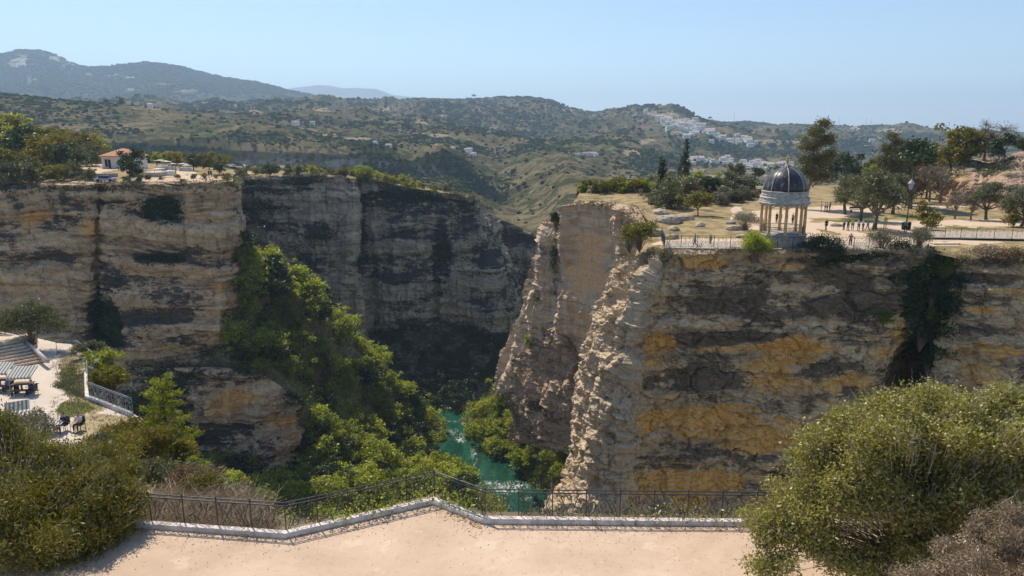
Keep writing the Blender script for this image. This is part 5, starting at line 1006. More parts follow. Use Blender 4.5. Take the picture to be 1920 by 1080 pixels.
a, b = proj(LOW); q = masked(LOW, spots(LOW, [(140, 765, 60, 24, 1), (130, 700, 30, 34, .8), (150, 730, 34, 44, .8), (210, 800, 60, 26, .7)], .4, 3) * .8, 4200, RNG); stalks('grass', q, .10, M['leaf_olive'], RNG, .018, .6)
q = masked(NEARSL, (NEARSL[..., 1] > 25) * .5, 900, RNG); scatter_leaves('undergrowth', q, 14, .45, .17, M['leaf_olive'], RNG, lift=.3)

# ================================================================== built things
M['plaster'] = mat_simple('plaster', (0.74, 0.68, 0.62), 0.85, 0.10, 2.5, 0.01)
M['kerb'] = mat_simple('kerb', (0.66, 0.57, 0.50), 0.85, 0.22, 2.6, 0.03)
M['iron'] = mat_simple('iron', (0.060, 0.062, 0.065), 0.42, 0.2, 12, 0, 0.35, 0.5)
M['iron_grey'] = mat_simple('iron_grey', (0.28, 0.29, 0.30), 0.45, 0.2, 12, 0, 0.4, 0.5)
M['stone'] = mat_simple('stone', (0.42, 0.39, 0.36), 0.9, 0.35, 2.2, 0.03)
M['stone_pale'] = mat_simple('stone_pale', (0.56, 0.50, 0.43), 0.9, 0.3, 2.5, 0.03)
M['column'] = mat_simple('column', (0.62, 0.40, 0.18), 0.75, 0.25, 3, 0.01)
M['gold'] = mat_simple('gold', (0.65, 0.45, 0.14), 0.4, 0.2, 5, 0, 0.8)
M['tiles'] = mat_simple('tiles', (0.50, 0.24, 0.14), 0.9, 0.25, 3, 0.05)
M['white_wall'] = mat_simple('white_wall', (0.78, 0.76, 0.72), 0.9, 0.06, 2)
M['dark_glass'] = mat_simple('dark_glass', (0.03, 0.035, 0.04), 0.3, 0.2, 2)
M['wood'] = mat_simple('wood', (0.16, 0.10, 0.06), 0.8, 0.3, 5)
M['step_stone'] = mat_simple('step_stone', (0.62, 0.49, 0.36), 0.9, 0.22, 3.5, 0.03)
m, n, o = new_mat('dome_lead'); k = NT(n)
v1 = k.noise(k.coords((1, 1, .25)), 2.2, 7, .65, .6); c = k.mix(k.range(v1, .52, .72), (0.035, 0.03, 0.032), (0.34, 0.33, 0.31))
k.link(k.princ(c, .38, k.bump(v1, .3, .03), .25, .5), o.inputs[0]); M['dome'] = m
def mat_stripe(name, c1, c2, freq):
    m, n, o = new_mat(name); k = NT(n); tc = k.add('ShaderNodeTexCoord'); sx = k.add('ShaderNodeSeparateXYZ'); k.link(tc.outputs['Object'], sx.inputs[0])
    f = k.math('GREATER_THAN', k.math('FRACT', k.math('MULTIPLY', sx.outputs[0], freq)), .5)
    k.link(k.princ(k.mix(f, c1, c2), .9), o.inputs[0]); return m
M['stripe'] = mat_stripe('stripe', (0.60, 0.57, 0.52), (0.20, 0.20, 0.18), 4.2)
for nm, c in {'skin': (0.50, 0.31, 0.22), 'hair_dark': (0.03, 0.022, 0.018), 'hair_grey': (0.3, 0.28, 0.26), 'white': (0.72, 0.71, 0.70), 'navy': (0.03, 0.045, 0.10), 'blue': (0.10, 0.16, 0.34), 'black': (0.02, 0.02, 0.024), 'lime': (0.42, 0.50, 0.06), 'green': (0.06, 0.22, 0.08), 'red': (0.42, 0.05, 0.05), 'khaki': (0.30, 0.25, 0.16), 'lilac': (0.36, 0.34, 0.52), 'yellow': (0.75, 0.55, 0.05), 'jeans': (0.10, 0.14, 0.24), 'shoe': (0.06, 0.05, 0.05)}.items():
    M['c_' + nm] = mat_simple('cloth_' + nm, c, .85, .15, 9)

def offset_path(path, d):
    p = np.array(path, float)[:, :2]; seg = np.diff(p, axis=0); nrm = np.stack([-seg[:, 1], seg[:, 0]], 1); nrm /= np.linalg.norm(nrm, axis=1)[:, None]
    out = []
    for i in range(len(p)):
        if i == 0: m_ = nrm[0]
        elif i == len(p) - 1: m_ = nrm[-1]
        else: m_ = nrm[i - 1] + nrm[i]; m_ = m_ / (np.dot(m_, nrm[i]) + 1e-9)
        out.append(p[i] + m_ * d)
    return np.array(out)
def band(path, d0, d1, z0, z1, zfun=None):
    a, b_ = offset_path(path, d0), offset_path(path, d1); n = len(a); e = (z1 - z0) * .18; dd_ = (d1 - d0) * .12
    rows_ = [(d0, z0), (d0, z1 - e), (d0 + dd_, z1), (d1 - dd_, z1), (d1, z1 - e), (d1, z0)]
    pr = [(offset_path(path, d_), z_) for d_, z_ in rows_]; v = np.array([[(*pp[i], z_) for pp, z_ in pr] for i in range(n)]).reshape(-1, 3); K = len(rows_)
    f = [[i * K + j, i * K + (j + 1) % K, (i + 1) * K + (j + 1) % K, (i + 1) * K + j] for i in range(n - 1) for j in range(K)]
    mb = MB(); mb.add(v, [np.array(f), np.array([list(range(K))[::-1]]), np.array([[(n - 1) * K + j for j in range(K)]])]); return mb
def densify(path, step):
    out = [];
    for a, b_ in zip(path[:-1], path[1:]):
        a, b_ = np.array(a), np.array(b_); m_ = max(1, int(round(np.linalg.norm(b_ - a) / step)))
        for i in range(m_): out.append(a + (b_ - a) * i / m_)
    out.append(np.array(path[-1])); return out
def spiral(cx, cz, r, a0, turns, d=1, n=14, r1=.22):
    t = np.linspace(0, 1, n); rr_ = r * (1 - t * (1 - r1)); a = a0 + d * t * turns * 2 * math.pi
    return np.stack([cx + rr_ * np.cos(a), cz + rr_ * np.sin(a)], 1)
def scroll_curves(w_, h_, kind):
    """wrought-iron scrolls of one bay, in bay coordinates"""
    out = []; s = h_ / .8
    if kind == 0:
        for sx in (-1, 1):
            x0 = w_ / 2 + sx * w_ * .24; r = .13 * s
            top = spiral(x0, h_ * .78, r, -math.pi / 2, 1.1, sx); bot = spiral(x0 - sx * .03, h_ * .22, r, math.pi / 2, 1.1, sx)
            out.append(np.concatenate([bot[::-1], top]))
            out.append(np.array([(x0 + sx * w_ * .2, .02), (x0 + sx * w_ * .08, h_ * .5), (x0 + sx * w_ * .2, h_ * .98)]))
        out.append(spiral(w_ / 2, h_ * .5, .09 * s, 0, 1.0, 1, 12, 1.0))
        out.append(np.array([(w_ * .1, .0), (w_ * .5, h_ * .95), (w_ * .62, h_)])); out.append(np.array([(w_ * .9, .0), (w_ * .5, h_ * .95), (w_ * .38, h_)]))
    else:
        for sx in (-1, 1):
            x0 = w_ / 2 + sx * w_ * .25; r = .15 * s
            a = spiral(x0, h_ * .3, r, math.pi, 1.25, -sx); b_ = spiral(x0, h_ * .74, r * .8, math.pi * .5, 1.2, sx)
            out.append(a); out.append(b_); out.append(np.array([a[0], (x0 - sx * .1, h_ * .5), b_[0]]))
        out.append(np.array([(w_ * .5, 0), (w_ * .42, h_ * .35), (w_ * .58, h_ * .65), (w_ * .5, h_)])); out.append(spiral(w_ / 2, h_ * .85, .07 * s, 0, 1.0, 1, 10, 1.0))
    return out
def railing(path, z, h, bay, label, mat, group=None, rad=.012, scroll=True, name='railing', posts=.022, rails=(1.0, .90, .10)):
    pts = densify([(p[0], p[1]) for p in path], bay); t = thing(name, label, 'railing', (pts[0][0], pts[0][1], z), 0, group); o0 = np.array([pts[0][0], pts[0][1], 0])
    P3 = [np.array([p[0], p[1], 0]) - o0 for p in pts]
    for q in rails:
        mb = MB(); mb.tube([p + [0, 0, h * q] for p in P3], rad * (1.5 if q > .85 else 1.3), 5); obj('rail', mb.mesh('rail', [mat], True), t)
    pm = MB(); pm.tube([(0, 0, -.15), (0, 0, h * 1.0)], posts, 6).lathe([(.0, h), (.035, h + .01), (.03, h + .05), (0, h + .07)], 8); pm = pm.mesh('post', [mat], True)
    for p in P3: obj('post', pm, t, p)
    if scroll:
        for i, (a, b_) in enumerate(zip(P3[:-1], P3[1:])):
            L = np.linalg.norm(b_ - a); d = (b_ - a) / L; mb = MB(); hh = h * .78
            for c_ in scroll_curves(L, hh, i % 2):
                mb.tube([a + d * x_ + [0, 0, h * .11 + y_] for x_, y_ in c_], rad, 4, cap=False)
            obj('scroll_panel', mb.mesh('scroll_panel', [mat], True), t)
    return t
KP = [e[:2] for e in EDGE]
k_ = obj('kerb', band([(p[0], p[1]) for p in KP], -.11, .17, ZT - .25, ZT + .17).mesh('kerb', [M['kerb']])); k_['kind'] = 'structure'
fp = offset_path(KP, .24); fp = [fp[1] + (fp[0] - fp[1]) * .25] + [fp[i] for i in range(1, 6)] + [fp[5] + (fp[6] - fp[5]) * .6]
railing(fp, ZT - .05, 1.16, 1.12, 'long dark wrought-iron scroll railing along the near sand terrace', M['iron'], rad=.0155)
# lower terrace: low wall, railing, steps
LP_ = [PZ(u, v, ZL) for u, v in ((20, 654), (112, 661), (146, 664), (176, 680), (166, 702), (168, 746), (250, 778))]
k2 = obj('kerb', band([(p[0], p[1]) for p in LP_[1:]], -.3, .0, ZL - .2, ZL + .25).mesh('kerb', [M['kerb']])); k2['kind'] = 'structure'
railing([LP_[i][:2] for i in (4, 5, 6)], ZL, 1.25, 1.2, 'grey scroll railing at the outer corner of the lower terrace', M['iron_grey'], rad=.018)
railing([PZ(u, v, ZL)[:2] for u, v in ((108, 665), (146, 663), (192, 696), (178, 706))], ZL + .1, 1.1, 1.6, 'plain grey double rail behind the shrubs of the lower terrace', M['iron_grey'], rad=.018, scroll=False)
st = thing('stone_steps', 'broad curved stone steps rising at the left of the lower terrace', 'steps', (0, 0, 0))
for i in range(8):
    r0 = []; c0 = np.array([-56.0, 52.0]); rad_ = 17.6 - i * .62
    for a in np.linspace(R(58), R(8), 24): r0.append(c0 + rad_ * np.array([math.cos(a), math.sin(a)]))
    pl_ = [(p[0], p[1]) for p in r0]
    u_a, u_b = -30, 98 - i * 7
    A = PZ(-60, 700 - i * 7.2 + 10, ZL)[:2]
    pa = PZ(-160, 712 - i * 6.6 + 4, ZL + i * .16); pb = PZ(u_b - 12, 672 - i * 5.0 + 6, ZL + i * .16); pm_ = (pa + pb) / 2 + np.array([.5, -.9, 0])
    curve = [pa * (1 - t) ** 2 + 2 * pm_ * t * (1 - t) + pb * t * t for t in np.linspace(0, 1, 12)]
    back = [(c_[0] - .5, c_[1] + (.8 if i < 7 else 3.0)) for c_ in curve[::-1]]
    mb = MB(); mb.poly([(c_[0], c_[1]) for c_ in curve] + back, ZL - .3, ZL + (i + 1) * .16); ob = obj('step', mb.mesh('step', [M['step_stone']]), st)
    mb = MB(); mb.tube([(c_[0], c_[1] - .02, ZL + (i + 1) * .16 - .03) for c_ in curve], .11, 8); obj('nosing', mb.mesh('nosing', [M['step_stone']], True), ob)
cw = [PZ(u, v, ZL + .5) for u, v in ((-40, 640), (0, 641), (25, 641), (48, 649), (70, 664), (90, 680))]
mb = MB(); mb.tube([c_ + [0, 0, .1 + .9 * (1 - i / 5)] for i, c_ in enumerate(cw)], .16, 8); obj('balustrade', mb.mesh('balustrade', [M['stone_pale']], True), st)

# ------------------------------------------------------------------ people
def skin_mesh(name, V, E, Rd, mats, sub=1):
    me = bpy.data.meshes.new('tmp'); me.from_pydata([tuple(map(float, v)) for v in V], E, []); ob = bpy.data.objects.new('tmp', me); COL.objects.link(ob)
    md = ob.modifiers.new('s', 'SKIN'); lay = me.skin_vertices[0] if me.skin_vertices else None
    if lay is None:
        bm = bmesh.new(); bm.from_mesh(me); bm.verts.layers.skin.verify(); bm.to_mesh(me); bm.free(); lay = me.skin_vertices[0]
    for i, r_ in enumerate(Rd):
        lay.data[i].radius = (r_, r_) if np.isscalar(r_) else r_; lay.data[i].use_root = (i == 0)
    sb = ob.modifiers.new('b', 'SUBSURF'); sb.levels = sub; sb.render_levels = sub
    dg = bpy.context.evaluated_depsgraph_get(); out = bpy.data.meshes.new_from_object(ob.evaluated_get(dg)); bpy.data.objects.remove(ob); out.name = name
    out.materials.clear()
    for m_ in mats: out.materials.append(m_)
    out.polygons.foreach_set('use_smooth', np.ones(len(out.polygons), bool)); return out
def pose_pts(pose):
    p = {}
    seat = pose.startswith('sit')
    ph = .50 if seat else .94
    lean = .10 if seat else 0.02
    p['pel'] = (0, 0, ph); p['sp'] = (0, lean * .4, ph + .22); p['ch'] = (0, lean * .8, ph + .40); p['nk'] = (0, lean, ph + .54); p['hd'] = (0, lean + .02, ph + .66); p['tp'] = (0, lean + .01, ph + .77)
    for s, t in ((-1, 'L'), (1, 'R')):
        p['sh' + t] = (s * .185, lean * .8, ph + .47)
        if seat: p['el' + t] = (s * .25, .16, ph + .22); p['wr' + t] = (s * .14, .40, ph + .24)
        elif pose == 'walk': p['el' + t] = (s * .25, -.06 * s, ph + .20); p['wr' + t] = (s * .24, .10 + .06 * s, ph - .02)
        elif pose == 'lean': p['el' + t] = (s * .26, .12, ph + .24); p['wr' + t] = (s * .14, .34, ph + .14)
        else: p['el' + t] = (s * .25, -.02, ph + .20); p['wr' + t] = (s * .25, .06, ph - .04)
        w_ = np.array(p['wr' + t]); dr = w_ - np.array(p['el' + t]); dr /= np.linalg.norm(dr); p['hn' + t] = tuple(w_ + dr * .085); p['_d' + t] = dr
        p['hp' + t] = (s * .10, 0, ph - .03)
        if seat: p['kn' + t] = (s * .14, .44, ph + .02); p['an' + t] = (s * .14, .46, .09); p['to' + t] = (s * .15, .64, .04)
        elif pose == 'walk': p['kn' + t] = (s * .10, .10 * s + .05, .50); p['an' + t] = (s * .10, .26 * s - .02, .09); p['to' + t] = (s * .10, .26 * s + .15, .04)
        else: p['kn' + t] = (s * .115, .02, .50); p['an' + t] = (s * .12, -.02, .08); p['to' + t] = (s * .14, .15, .035)
    return p
BODY = {}
def body_parts(pose):
    if pose in BODY: return BODY[pose]
    p = pose_pts(pose); V, E, Rd, ix = [], [], [], {}
    def add(nm, pt, r_): ix[nm] = len(V); V.append(pt); Rd.append(r_)
    for nm, r_ in (('pel', .125), ('sp', .115), ('ch', .13), ('nk', .052), ('hd', .085), ('tp', .07)): add(nm, p[nm], r_)
    E += [(0, 1), (1, 2), (2, 3), (3, 4), (4, 5)]
    for t in 'LR':
        for nm, r_ in (('sh', .058), ('el', .042), ('wr', .027), ('hn', .036), ('hp', .085), ('kn', .058), ('an', .038), ('to', .03)): add(nm + t, p[nm + t], r_)
        E += [(ix['ch'], ix['sh' + t]), (ix['sh' + t], ix['el' + t]), (ix['el' + t], ix['wr' + t]), (ix['wr' + t], ix['hn' + t]), (ix['pel'], ix['hp' + t]), (ix['hp' + t], ix['kn' + t]), (ix['kn' + t], ix['an' + t]), (ix['an' + t], ix['to' + t])]
        d = p['_d' + t]; side = np.cross(d, [0, 0, 1.0]); side = side / (np.linalg.norm(side) + 1e-6); dn = np.cross(side, d); h0 = np.array(p['hn' + t])
        for q, (off, L) in enumerate(((-.026, .065), (-.009, .078), (.009, .074), (.026, .058))):
            a_ = h0 + side * off + d * .03; add(f'f{q}{t}', tuple(a_), .009); add(f'g{q}{t}', tuple(a_ + d * L * .6 - dn * .006), .008); add(f'h{q}{t}', tuple(a_ + d * L - dn * .022), .007)
            E += [(ix['hn' + t], ix[f'f{q}{t}']), (ix[f'f{q}{t}'], ix[f'g{q}{t}']), (ix[f'g{q}{t}'], ix[f'h{q}{t}'])]
        a_ = np.array(p['wr' + t]) * .5 + h0 * .5 + side * (-.035 if t == 'R' else .035); add('t' + t, tuple(a_), .010); add('u' + t, tuple(a_ + d * .045 - dn * .02), .008); E += [(ix['hn' + t], ix['t' + t]), (ix['t' + t], ix['u' + t])]
    body = skin_mesh('body', V, E, Rd, [M['c_skin']])
    def lim(a, b_, t): return tuple(np.array(a) * (1 - t) + np.array(b_) * t)
    V = [lim(p['pel'], p['sp'], -.25), p['sp'], p['ch'], lim(p['ch'], p['nk'], .55)]; Rd = [.145, .14, .155, .075]; E = [(0, 1), (1, 2), (2, 3)]
    for t in 'LR':
        n0 = len(V); V += [p['sh' + t], lim(p['sh' + t], p['el' + t], .5), lim(p['sh' + t], p['el' + t], .95)]; Rd += [.078, .062, .06]; E += [(2, n0), (n0, n0 + 1), (n0 + 1, n0 + 2)]
    shirt = skin_mesh('shirt', V, E, Rd, [M['c_white']])
    V = [lim(p['pel'], p['sp'], .05)]; Rd = [.142]; E = []
    for t in 'LR':
        n0 = len(V); V += [p['hp' + t], lim(p['hp' + t], p['kn' + t], .5), p['kn' + t], lim(p['kn' + t], p['an' + t], .9)]; Rd += [.10, .085, .07, .055]; E += [(0, n0), (n0, n0 + 1), (n0 + 1, n0 + 2), (n0 + 2, n0 + 3)]
    trs = skin_mesh('trousers', V, E, Rd, [M['c_jeans']])
    hx = np.array(p['tp']); hair = skin_mesh('hair', [hx + [0, -.02, .02], hx + [0, -.045, -.05], hx + [0, -.06, -.12]], [(0, 1), (1, 2)], [.082, .088, .05], [M['c_hair_dark']])
    hd = np.array(p['hd']); fm = MB()
    for s in (-1, 1): fm.box(hd + [s * .03, .083, .015], (.018, .012, .010), 0, 0)
    fm.add(hd + np.array([(-.012, .08, -.025), (.012, .08, -.025), (0, .108, -.022), (0, .082, .02)]), np.array([(0, 1, 2), (0, 2, 3), (1, 3, 2), (0, 3, 1)]), 1); fm.box(hd + [0, .082, -.045], (.035, .010, .007), 0, 2)
    face = fm.mesh('face', [M['c_black'], M['c_skin'], M['c_red']])
    sm = MB()
    for t in 'LR': a_, b_ = np.array(p['an' + t]), np.array(p['to' + t]); sm.box((a_ * .45 + b_ * .55) * [1, 1, 0] + [0, 0, .045], (.09, .26, .08), 0, 0, .75)
    shoe = sm.mesh('shoes', [M['c_shoe']]); BODY[pose] = (body, shirt, trs, hair, face, shoe); return BODY[pose]
def person(pose, loc, rz, shirt, trs, hair, label, group=None, s=1.0):
    b_ = body_parts(pose); t = thing('person', label, 'person', loc, rz, group, s); obj('body', b_[0], t)
    for nm, me, mt in (('shirt', b_[1], shirt), ('trousers', b_[2], trs), ('hair', b_[3], hair)):
        q = obj(nm, me, t); q.material_slots[0].link = 'OBJECT'; q.material_slots[0].material = M['c_' + mt]
    obj('face', b_[4], t); obj('footwear', b_[5], t); return t
def on(g, u, v, dz=0.0): p = at(g, u, v); p[2] += dz; return p
GP = 'group of visitors standing under the olive tree'
for u, sh, tr, po, rz, lab in [(1583, 'lilac', 'navy', 'stand', .6, 'person in lilac top standing at the left end of the group under the olive tree'), (1589, 'navy', 'black', 'lean', -1.0, 'person in navy clothes second from the left in the group under the olive tree'), (1598, 'lime', 'jeans', 'stand', 3.0, 'person in lime top in the middle of the group under the olive tree'),
                               (1609, 'lilac', 'navy', 'lean', 2.2, 'person in lilac top just right of the gap in the group'), (1616, 'white', 'navy', 'stand', -2.4, 'person in white top second from the right in the group'), (1627, 'blue', 'navy', 'walk', 1.2, 'person in blue top standing nearest the olive trunk')]:
    person(po, on(PLR, u, 432), rz, sh, tr, 'hair_dark', lab)
person('walk', on(PLR, 1548, 433), .4, 'black', 'black', 'hair_dark', 'person in black walking alone on the sandy square', s=1.05)
for u, v, sh, lab in [(1455, 419, 'black', 'person in black seen between the left pavilion columns'), (1462, 419, 'navy', 'person in dark coat beside the person in black behind the pavilion'), (1473, 420, 'white', 'person in pale top seen between the middle pavilion columns'), (1484, 421, 'khaki', 'person with dark bag beside the middle pavilion column')]:
    person('stand', on(PLR, u, v), .5, sh, 'black', 'hair_dark', lab)
for u, v, sh, tr, lab in [(1540, 397, 'white', 'white', 'person all in white at the foot of the tall eucalyptus'), (1546, 396, 'white', 'khaki', 'person in white top and khaki trousers near the eucalyptus'), (1551, 397, 'white', 'black', 'person in white top and black trousers near the eucalyptus'), (1555, 396, 'black', 'black', 'person in black right of the white dressed visitors')]:
    person('stand', on(PLR, u, v), 1.0, sh, tr, 'hair_dark', lab)
person('walk', on(PLR, 1303, 463), 1.5, 'green', 'jeans', 'hair_dark', 'person in green jacket leaning on the rim railing left of the pavilion')
person('stand', on(PLR, 1331, 460), 2.0, 'green', 'green', 'hair_dark', 'person in bright green on the lawn behind the rim railing', s=.85)
person('lean', on(PLR, 1595, 464), 2.6, 'khaki', 'black', 'hair_grey', 'person in khaki bending over the rim railing right of the pavilion', s=1.05)
person('stand', on(PLR, 1660, 430), 2.6, 'lime', 'lime', 'hair_dark', 'person in yellow-green beside the large olive trunk', s=1.05)
person('stand', on(PLR, 1696, 436), 2.6, 'green', 'black', 'hair_dark', 'person in green top by the dark litter bin near the lantern')
person('stand', on(PLR, 1255, 458), 1.0, 'yellow', 'yellow', 'hair_dark', 'worker in yellow by the rocks left of the rim railing', s=.9)
for u, v, sh, lab in [(392, 333, 'navy', 'person in dark blue standing at the left headland rim'), (397, 333, 'black', 'person in black beside the person in dark blue on the headland')]: person('stand', on(PLA, u, v), 1.0, sh, 'black', 'hair_dark', lab, s=1.1)
for u, v, sh, lab in [(332, 321, 'red', 'person in red among the white tables'), (338, 321, 'blue', 'person in blue among the white tables'), (325, 320, 'navy', 'person in navy left of the person in red'), (318, 329, 'blue', 'person in blue crouched by the near white table'), (330, 330, 'jeans', 'person in pale jeans beside the near white table')]: person('stand', on(PLA, u, v), 2.0, sh, 'khaki', 'hair_dark', lab)
# ------------------------------------------------------------------ lower terrace furniture
def canopy_table(u, v, w_, d_, rz, label):
    b0 = PZ(u, v, ZL); t = thing('canopy_table', label, 'garden table', b0, rz)
    mb = MB(); mb.box((0, 0, 0), (w_, d_, .05)); mb.box((0, -d_ / 2 + .02, -.09), (w_, .03, .16)); c_ = mb.mesh('canopy', [M['stripe']]); c_.transform(mathutils.Matrix.Rotation(R(24), 4, 'X')); obj('canopy', c_, t, (0, .1, 1.62))
    mb = MB()
    for x_ in (-1, 1):
        for s in (-1,): mb = MB(); mb.tube([(x_ * w_ * .42, s * d_ * .3, 0), (x_ * w_ * .42, s * d_ * .3, 1.5)], .035, 6); obj('post', mb.mesh('post', [M['iron_grey']], True), t)
    mb = MB(); mb.box((0, 0, .74), (w_ * .8, .75, .05)); tp = obj('tabletop', mb.mesh('tabletop', [M['wood']]), t)
    for x_ in (-1, 1):
        mb = MB(); mb.box((x_ * w_ * .3, 0, .36), (.07, .6, .71)); obj('leg', mb.mesh('leg', [M['c_black']]), t)
        mb = MB(); mb.box((0, x_ * .65, .43), (w_ * .8, .28, .05)); mb.box((-w_ * .3, x_ * .65, .2), (.06, .2, .41)); mb.box((w_ * .3, x_ * .65, .2), (.06, .2, .41)); obj('bench', mb.mesh('bench', [M['wood']]), t)
    return t
canopy_table(46, 736, 1.75, 1.3, .1, 'dark table under a striped awning on the lower terrace')
canopy_table(4, 728, 1.6, 1.3, .1, 'table under a striped awning at the left picture edge')
def striped_lounger(u, v, rz, label):
    b0 = PZ(u, v, ZL); t = thing('striped_lounger', label, 'lounger', b0, rz)
    mb = MB(); mb.box((0, 0, .42), (.72, 1.3, .07)); mb.add([(-.36, .65, .45), (.36, .65, .45), (.36, 1.15, 1.0), (-.36, 1.15, 1.0), (-.36, .65, .38), (.36, .65, .38), (.36, 1.2, .95), (-.36, 1.2, .95)], np.array([(0, 1, 2, 3), (7, 6, 5, 4), (0, 3, 7, 4), (1, 5, 6, 2), (3, 2, 6, 7), (0, 4, 5, 1)]))
    obj('cushion', mb.mesh('cushion', [M['stripe']]), t)
    for x_ in (-1, 1):
        for y_ in (-.55, .6): mb = MB(); mb.tube([(x_ * .32, y_, 0), (x_ * .32, y_, .4)], .03, 6); obj('leg', mb.mesh('leg', [M['iron']]), t)
    return t
striped_lounger(20, 790, .5, 'striped lounger with dark frame in front of the awning tables'); striped_lounger(44, 786, .5, 'second striped lounger with dark side panel beside the first')
b0 = PZ(98, 812, ZL); t = thing('cloth_table', 'low table under a striped cloth in front of the seated people', 'table', b0, .2)
mb = MB(); mb.box((0, 0, .72), (1.5, .9, .04)); obj('tablecloth', mb.mesh('tablecloth', [M['stripe']]), t)
for x_ in (-1, 1):
    for y_ in (-1, 1): mb = MB(); mb.tube([(x_ * .65, y_ * .38, 0), (x_ * .65, y_ * .38, .7)], .025, 6); obj('leg', mb.mesh('leg', [M['iron']]), t)
def chair(u, v, rz, label, z=ZL):
    b0 = PZ(u, v, z); t = thing('chair', label, 'chair', b0, rz); mb = MB(); mb.box((0, .05, .45), (.46, .46, .04)); obj('seat', mb.mesh('seat', [M['iron']]), t)
    mb = MB(); mb.box((0, -.20, .72), (.46, .04, .46)); obj('backrest', mb.mesh('backrest', [M['iron']]), t)
    for x_ in (-1, 1):
        for y_ in (-.18, .24): mb = MB(); mb.tube([(x_ * .2, y_, 0), (x_ * .2, y_, .45)], .018, 5); obj('leg', mb.mesh('leg', [M['iron']]), t)
    return t
for u, v, rz, sh, tr, hr, la, lb in [(124, 806, 2.6, 'navy', 'navy', 'hair_dark', 'person in navy seated right of the striped cloth table', 'dark chair under the seated person in navy'), (152, 806, 3.0, 'white', 'navy', 'hair_dark', 'person in white top and navy trousers seated near the terrace edge', 'dark chair under the seated person in white nearest the edge'),
                                     (64, 742, 1.6, 'navy', 'black', 'hair_dark', 'person in dark shirt seated beside the awning table', 'dark chair beside the awning table'), (20, 736, 1.6, 'blue', 'black', 'hair_dark', 'person in blue seated between the two awning tables', 'dark chair between the two awning tables'),
                                     (77, 800, -1.2, 'white', 'khaki', 'hair_grey', 'grey-haired person in white seated left of the cloth table', 'dark chair left of the cloth table'), (86, 808, -.8, 'lilac', 'khaki', 'hair_dark', 'person in lilac seated behind the cloth table', 'dark chair behind the cloth table')]:
    chair(u, v, rz, lb); person('sit', PZ(u, v, ZL) + [0, 0, -.02], rz, sh, tr, hr, la)

# ------------------------------------------------------------------ the domed pavilion
bp = XZ(1464, 90.6, ZP); pv = thing('pavilion', 'round stone pavilion with dark ribbed dome on the cliff rim', 'pavilion', bp)
K = 8; rot = R(10)
mb = MB(); mb.lathe([(3.35, -1.2), (3.35, .12), (3.2, .16), (3.12, .2), (3.12, 1.72), (3.25, 1.76), (3.27, 1.92), (0, 1.92)], 8, m=0, rot=rot + R(22.5)); base = obj('base', mb.mesh('base', [M['stone']]), pv)
for i in range(8):
    a = rot + i * R(45); t_ = np.array([-math.sin(a), math.cos(a), 0]); n_ = np.array([math.cos(a), math.sin(a), 0]); ap = 3.12 * math.cos(R(22.5)) + .012; mb = MB()
    for c_ in scroll_curves(1.9, 1.2, i % 2): mb.tube([n_ * ap + t_ * (x_ - .95) + [0, 0, .38 + y_] for x_, y_ in c_], .03, 4)
    obj('relief', mb.mesh('relief', [M['stone_pale']]), base)
def column_mesh():
    mb = MB(); mb.lathe([(.28, 0), (.28, .10), (.22, .16), (.24, .22), (.18, .28), (.20, 1.0), (.17, 3.2), (.21, 3.3), (.18, 3.36), (.22, 3.5), (.22, 3.62), (0, 3.62)], 12); return mb.mesh('column', [M['column']], True)
cm_ = column_mesh()
for i in range(8):
    a = rot + R(22.5) + i * R(45); c_ = obj('column', cm_, pv, (math.cos(a) * 2.78, math.sin(a) * 2.78, 1.92))
    a2 = a + R(45); A_ = np.array([math.cos(a) * 2.78, math.sin(a) * 2.78, 1.92]); B_ = np.array([math.cos(a2) * 2.78, math.sin(a2) * 2.78, 1.92])
    if i == 0: pass
    L = np.linalg.norm(B_ - A_); d = (B_ - A_) / L; mb = MB(); mb.tube([A_ + [0, 0, .95], B_ + [0, 0, .95]], .035, 6); mb.tube([A_ + [0, 0, .12], B_ + [0, 0, .12]], .03, 6)
    for q in range(1, 12): x_ = L * q / 12; mb.tube([A_ + d * x_ + [0, 0, .1], A_ + d * (x_ + .06) + [0, 0, .5], A_ + d * x_ + [0, 0, .95]], .02, 4)
    obj('balustrade', mb.mesh('balustrade', [M['iron']]), pv)
    mb = MB(); t_ = np.linspace(0, 1, 9); mb.tube([A_ + d * L * x_ + [0, 0, 3.05 + .55 * math.sin(math.pi * x_) ** .6] for x_ in t_], .06, 6); obj('arch', mb.mesh('arch', [M['stone_pale']], True), pv)
mb = MB(); mb.lathe([(0, 5.54), (3.05, 5.54), (3.12, 5.58), (3.12, 5.74), (3.3, 5.80), (3.36, 5.92), (3.18, 5.98), (3.14, 6.62), (3.2, 6.68), (3.0, 6.76), (2.92, 6.80), (2.92, 7.46), (3.02, 7.5), (3.02, 7.60), (2.8, 7.64), (0, 7.64)], 32); en = obj('entablature', mb.mesh('entablature', [M['stone']]), pv)
mb = MB(); mb.lathe([(3.165, 6.1), (3.19, 6.14), (3.19, 6.2), (3.165, 6.24)], 32); mb.lathe([(2.93, 7.0), (2.98, 7.04), (2.98, 7.10), (2.93, 7.14)], 32); obj('moulding', mb.mesh('moulding', [M['stone_pale']]), en)
prof = [(2.78 * math.cos(t) ** .92, 7.64 + 2.75 * math.sin(t) ** 1.0) for t in np.linspace(0, R(82), 16)]; prof += [(.25, 10.55), (.12, 10.8), (0, 10.82)]
mb = MB(); mb.lathe(prof, 48); dm = obj('dome', mb.mesh('dome', [M['dome']], True), pv)
for i in range(8):
    a = rot + R(22.5) + i * R(45); mb = MB(); mb.tube([((r_ + .03) * math.cos(a), (r_ + .03) * math.sin(a), z_) for r_, z_ in prof[:-1]], .07, 5); obj('rib', mb.mesh('rib', [M['stone']], True), dm)
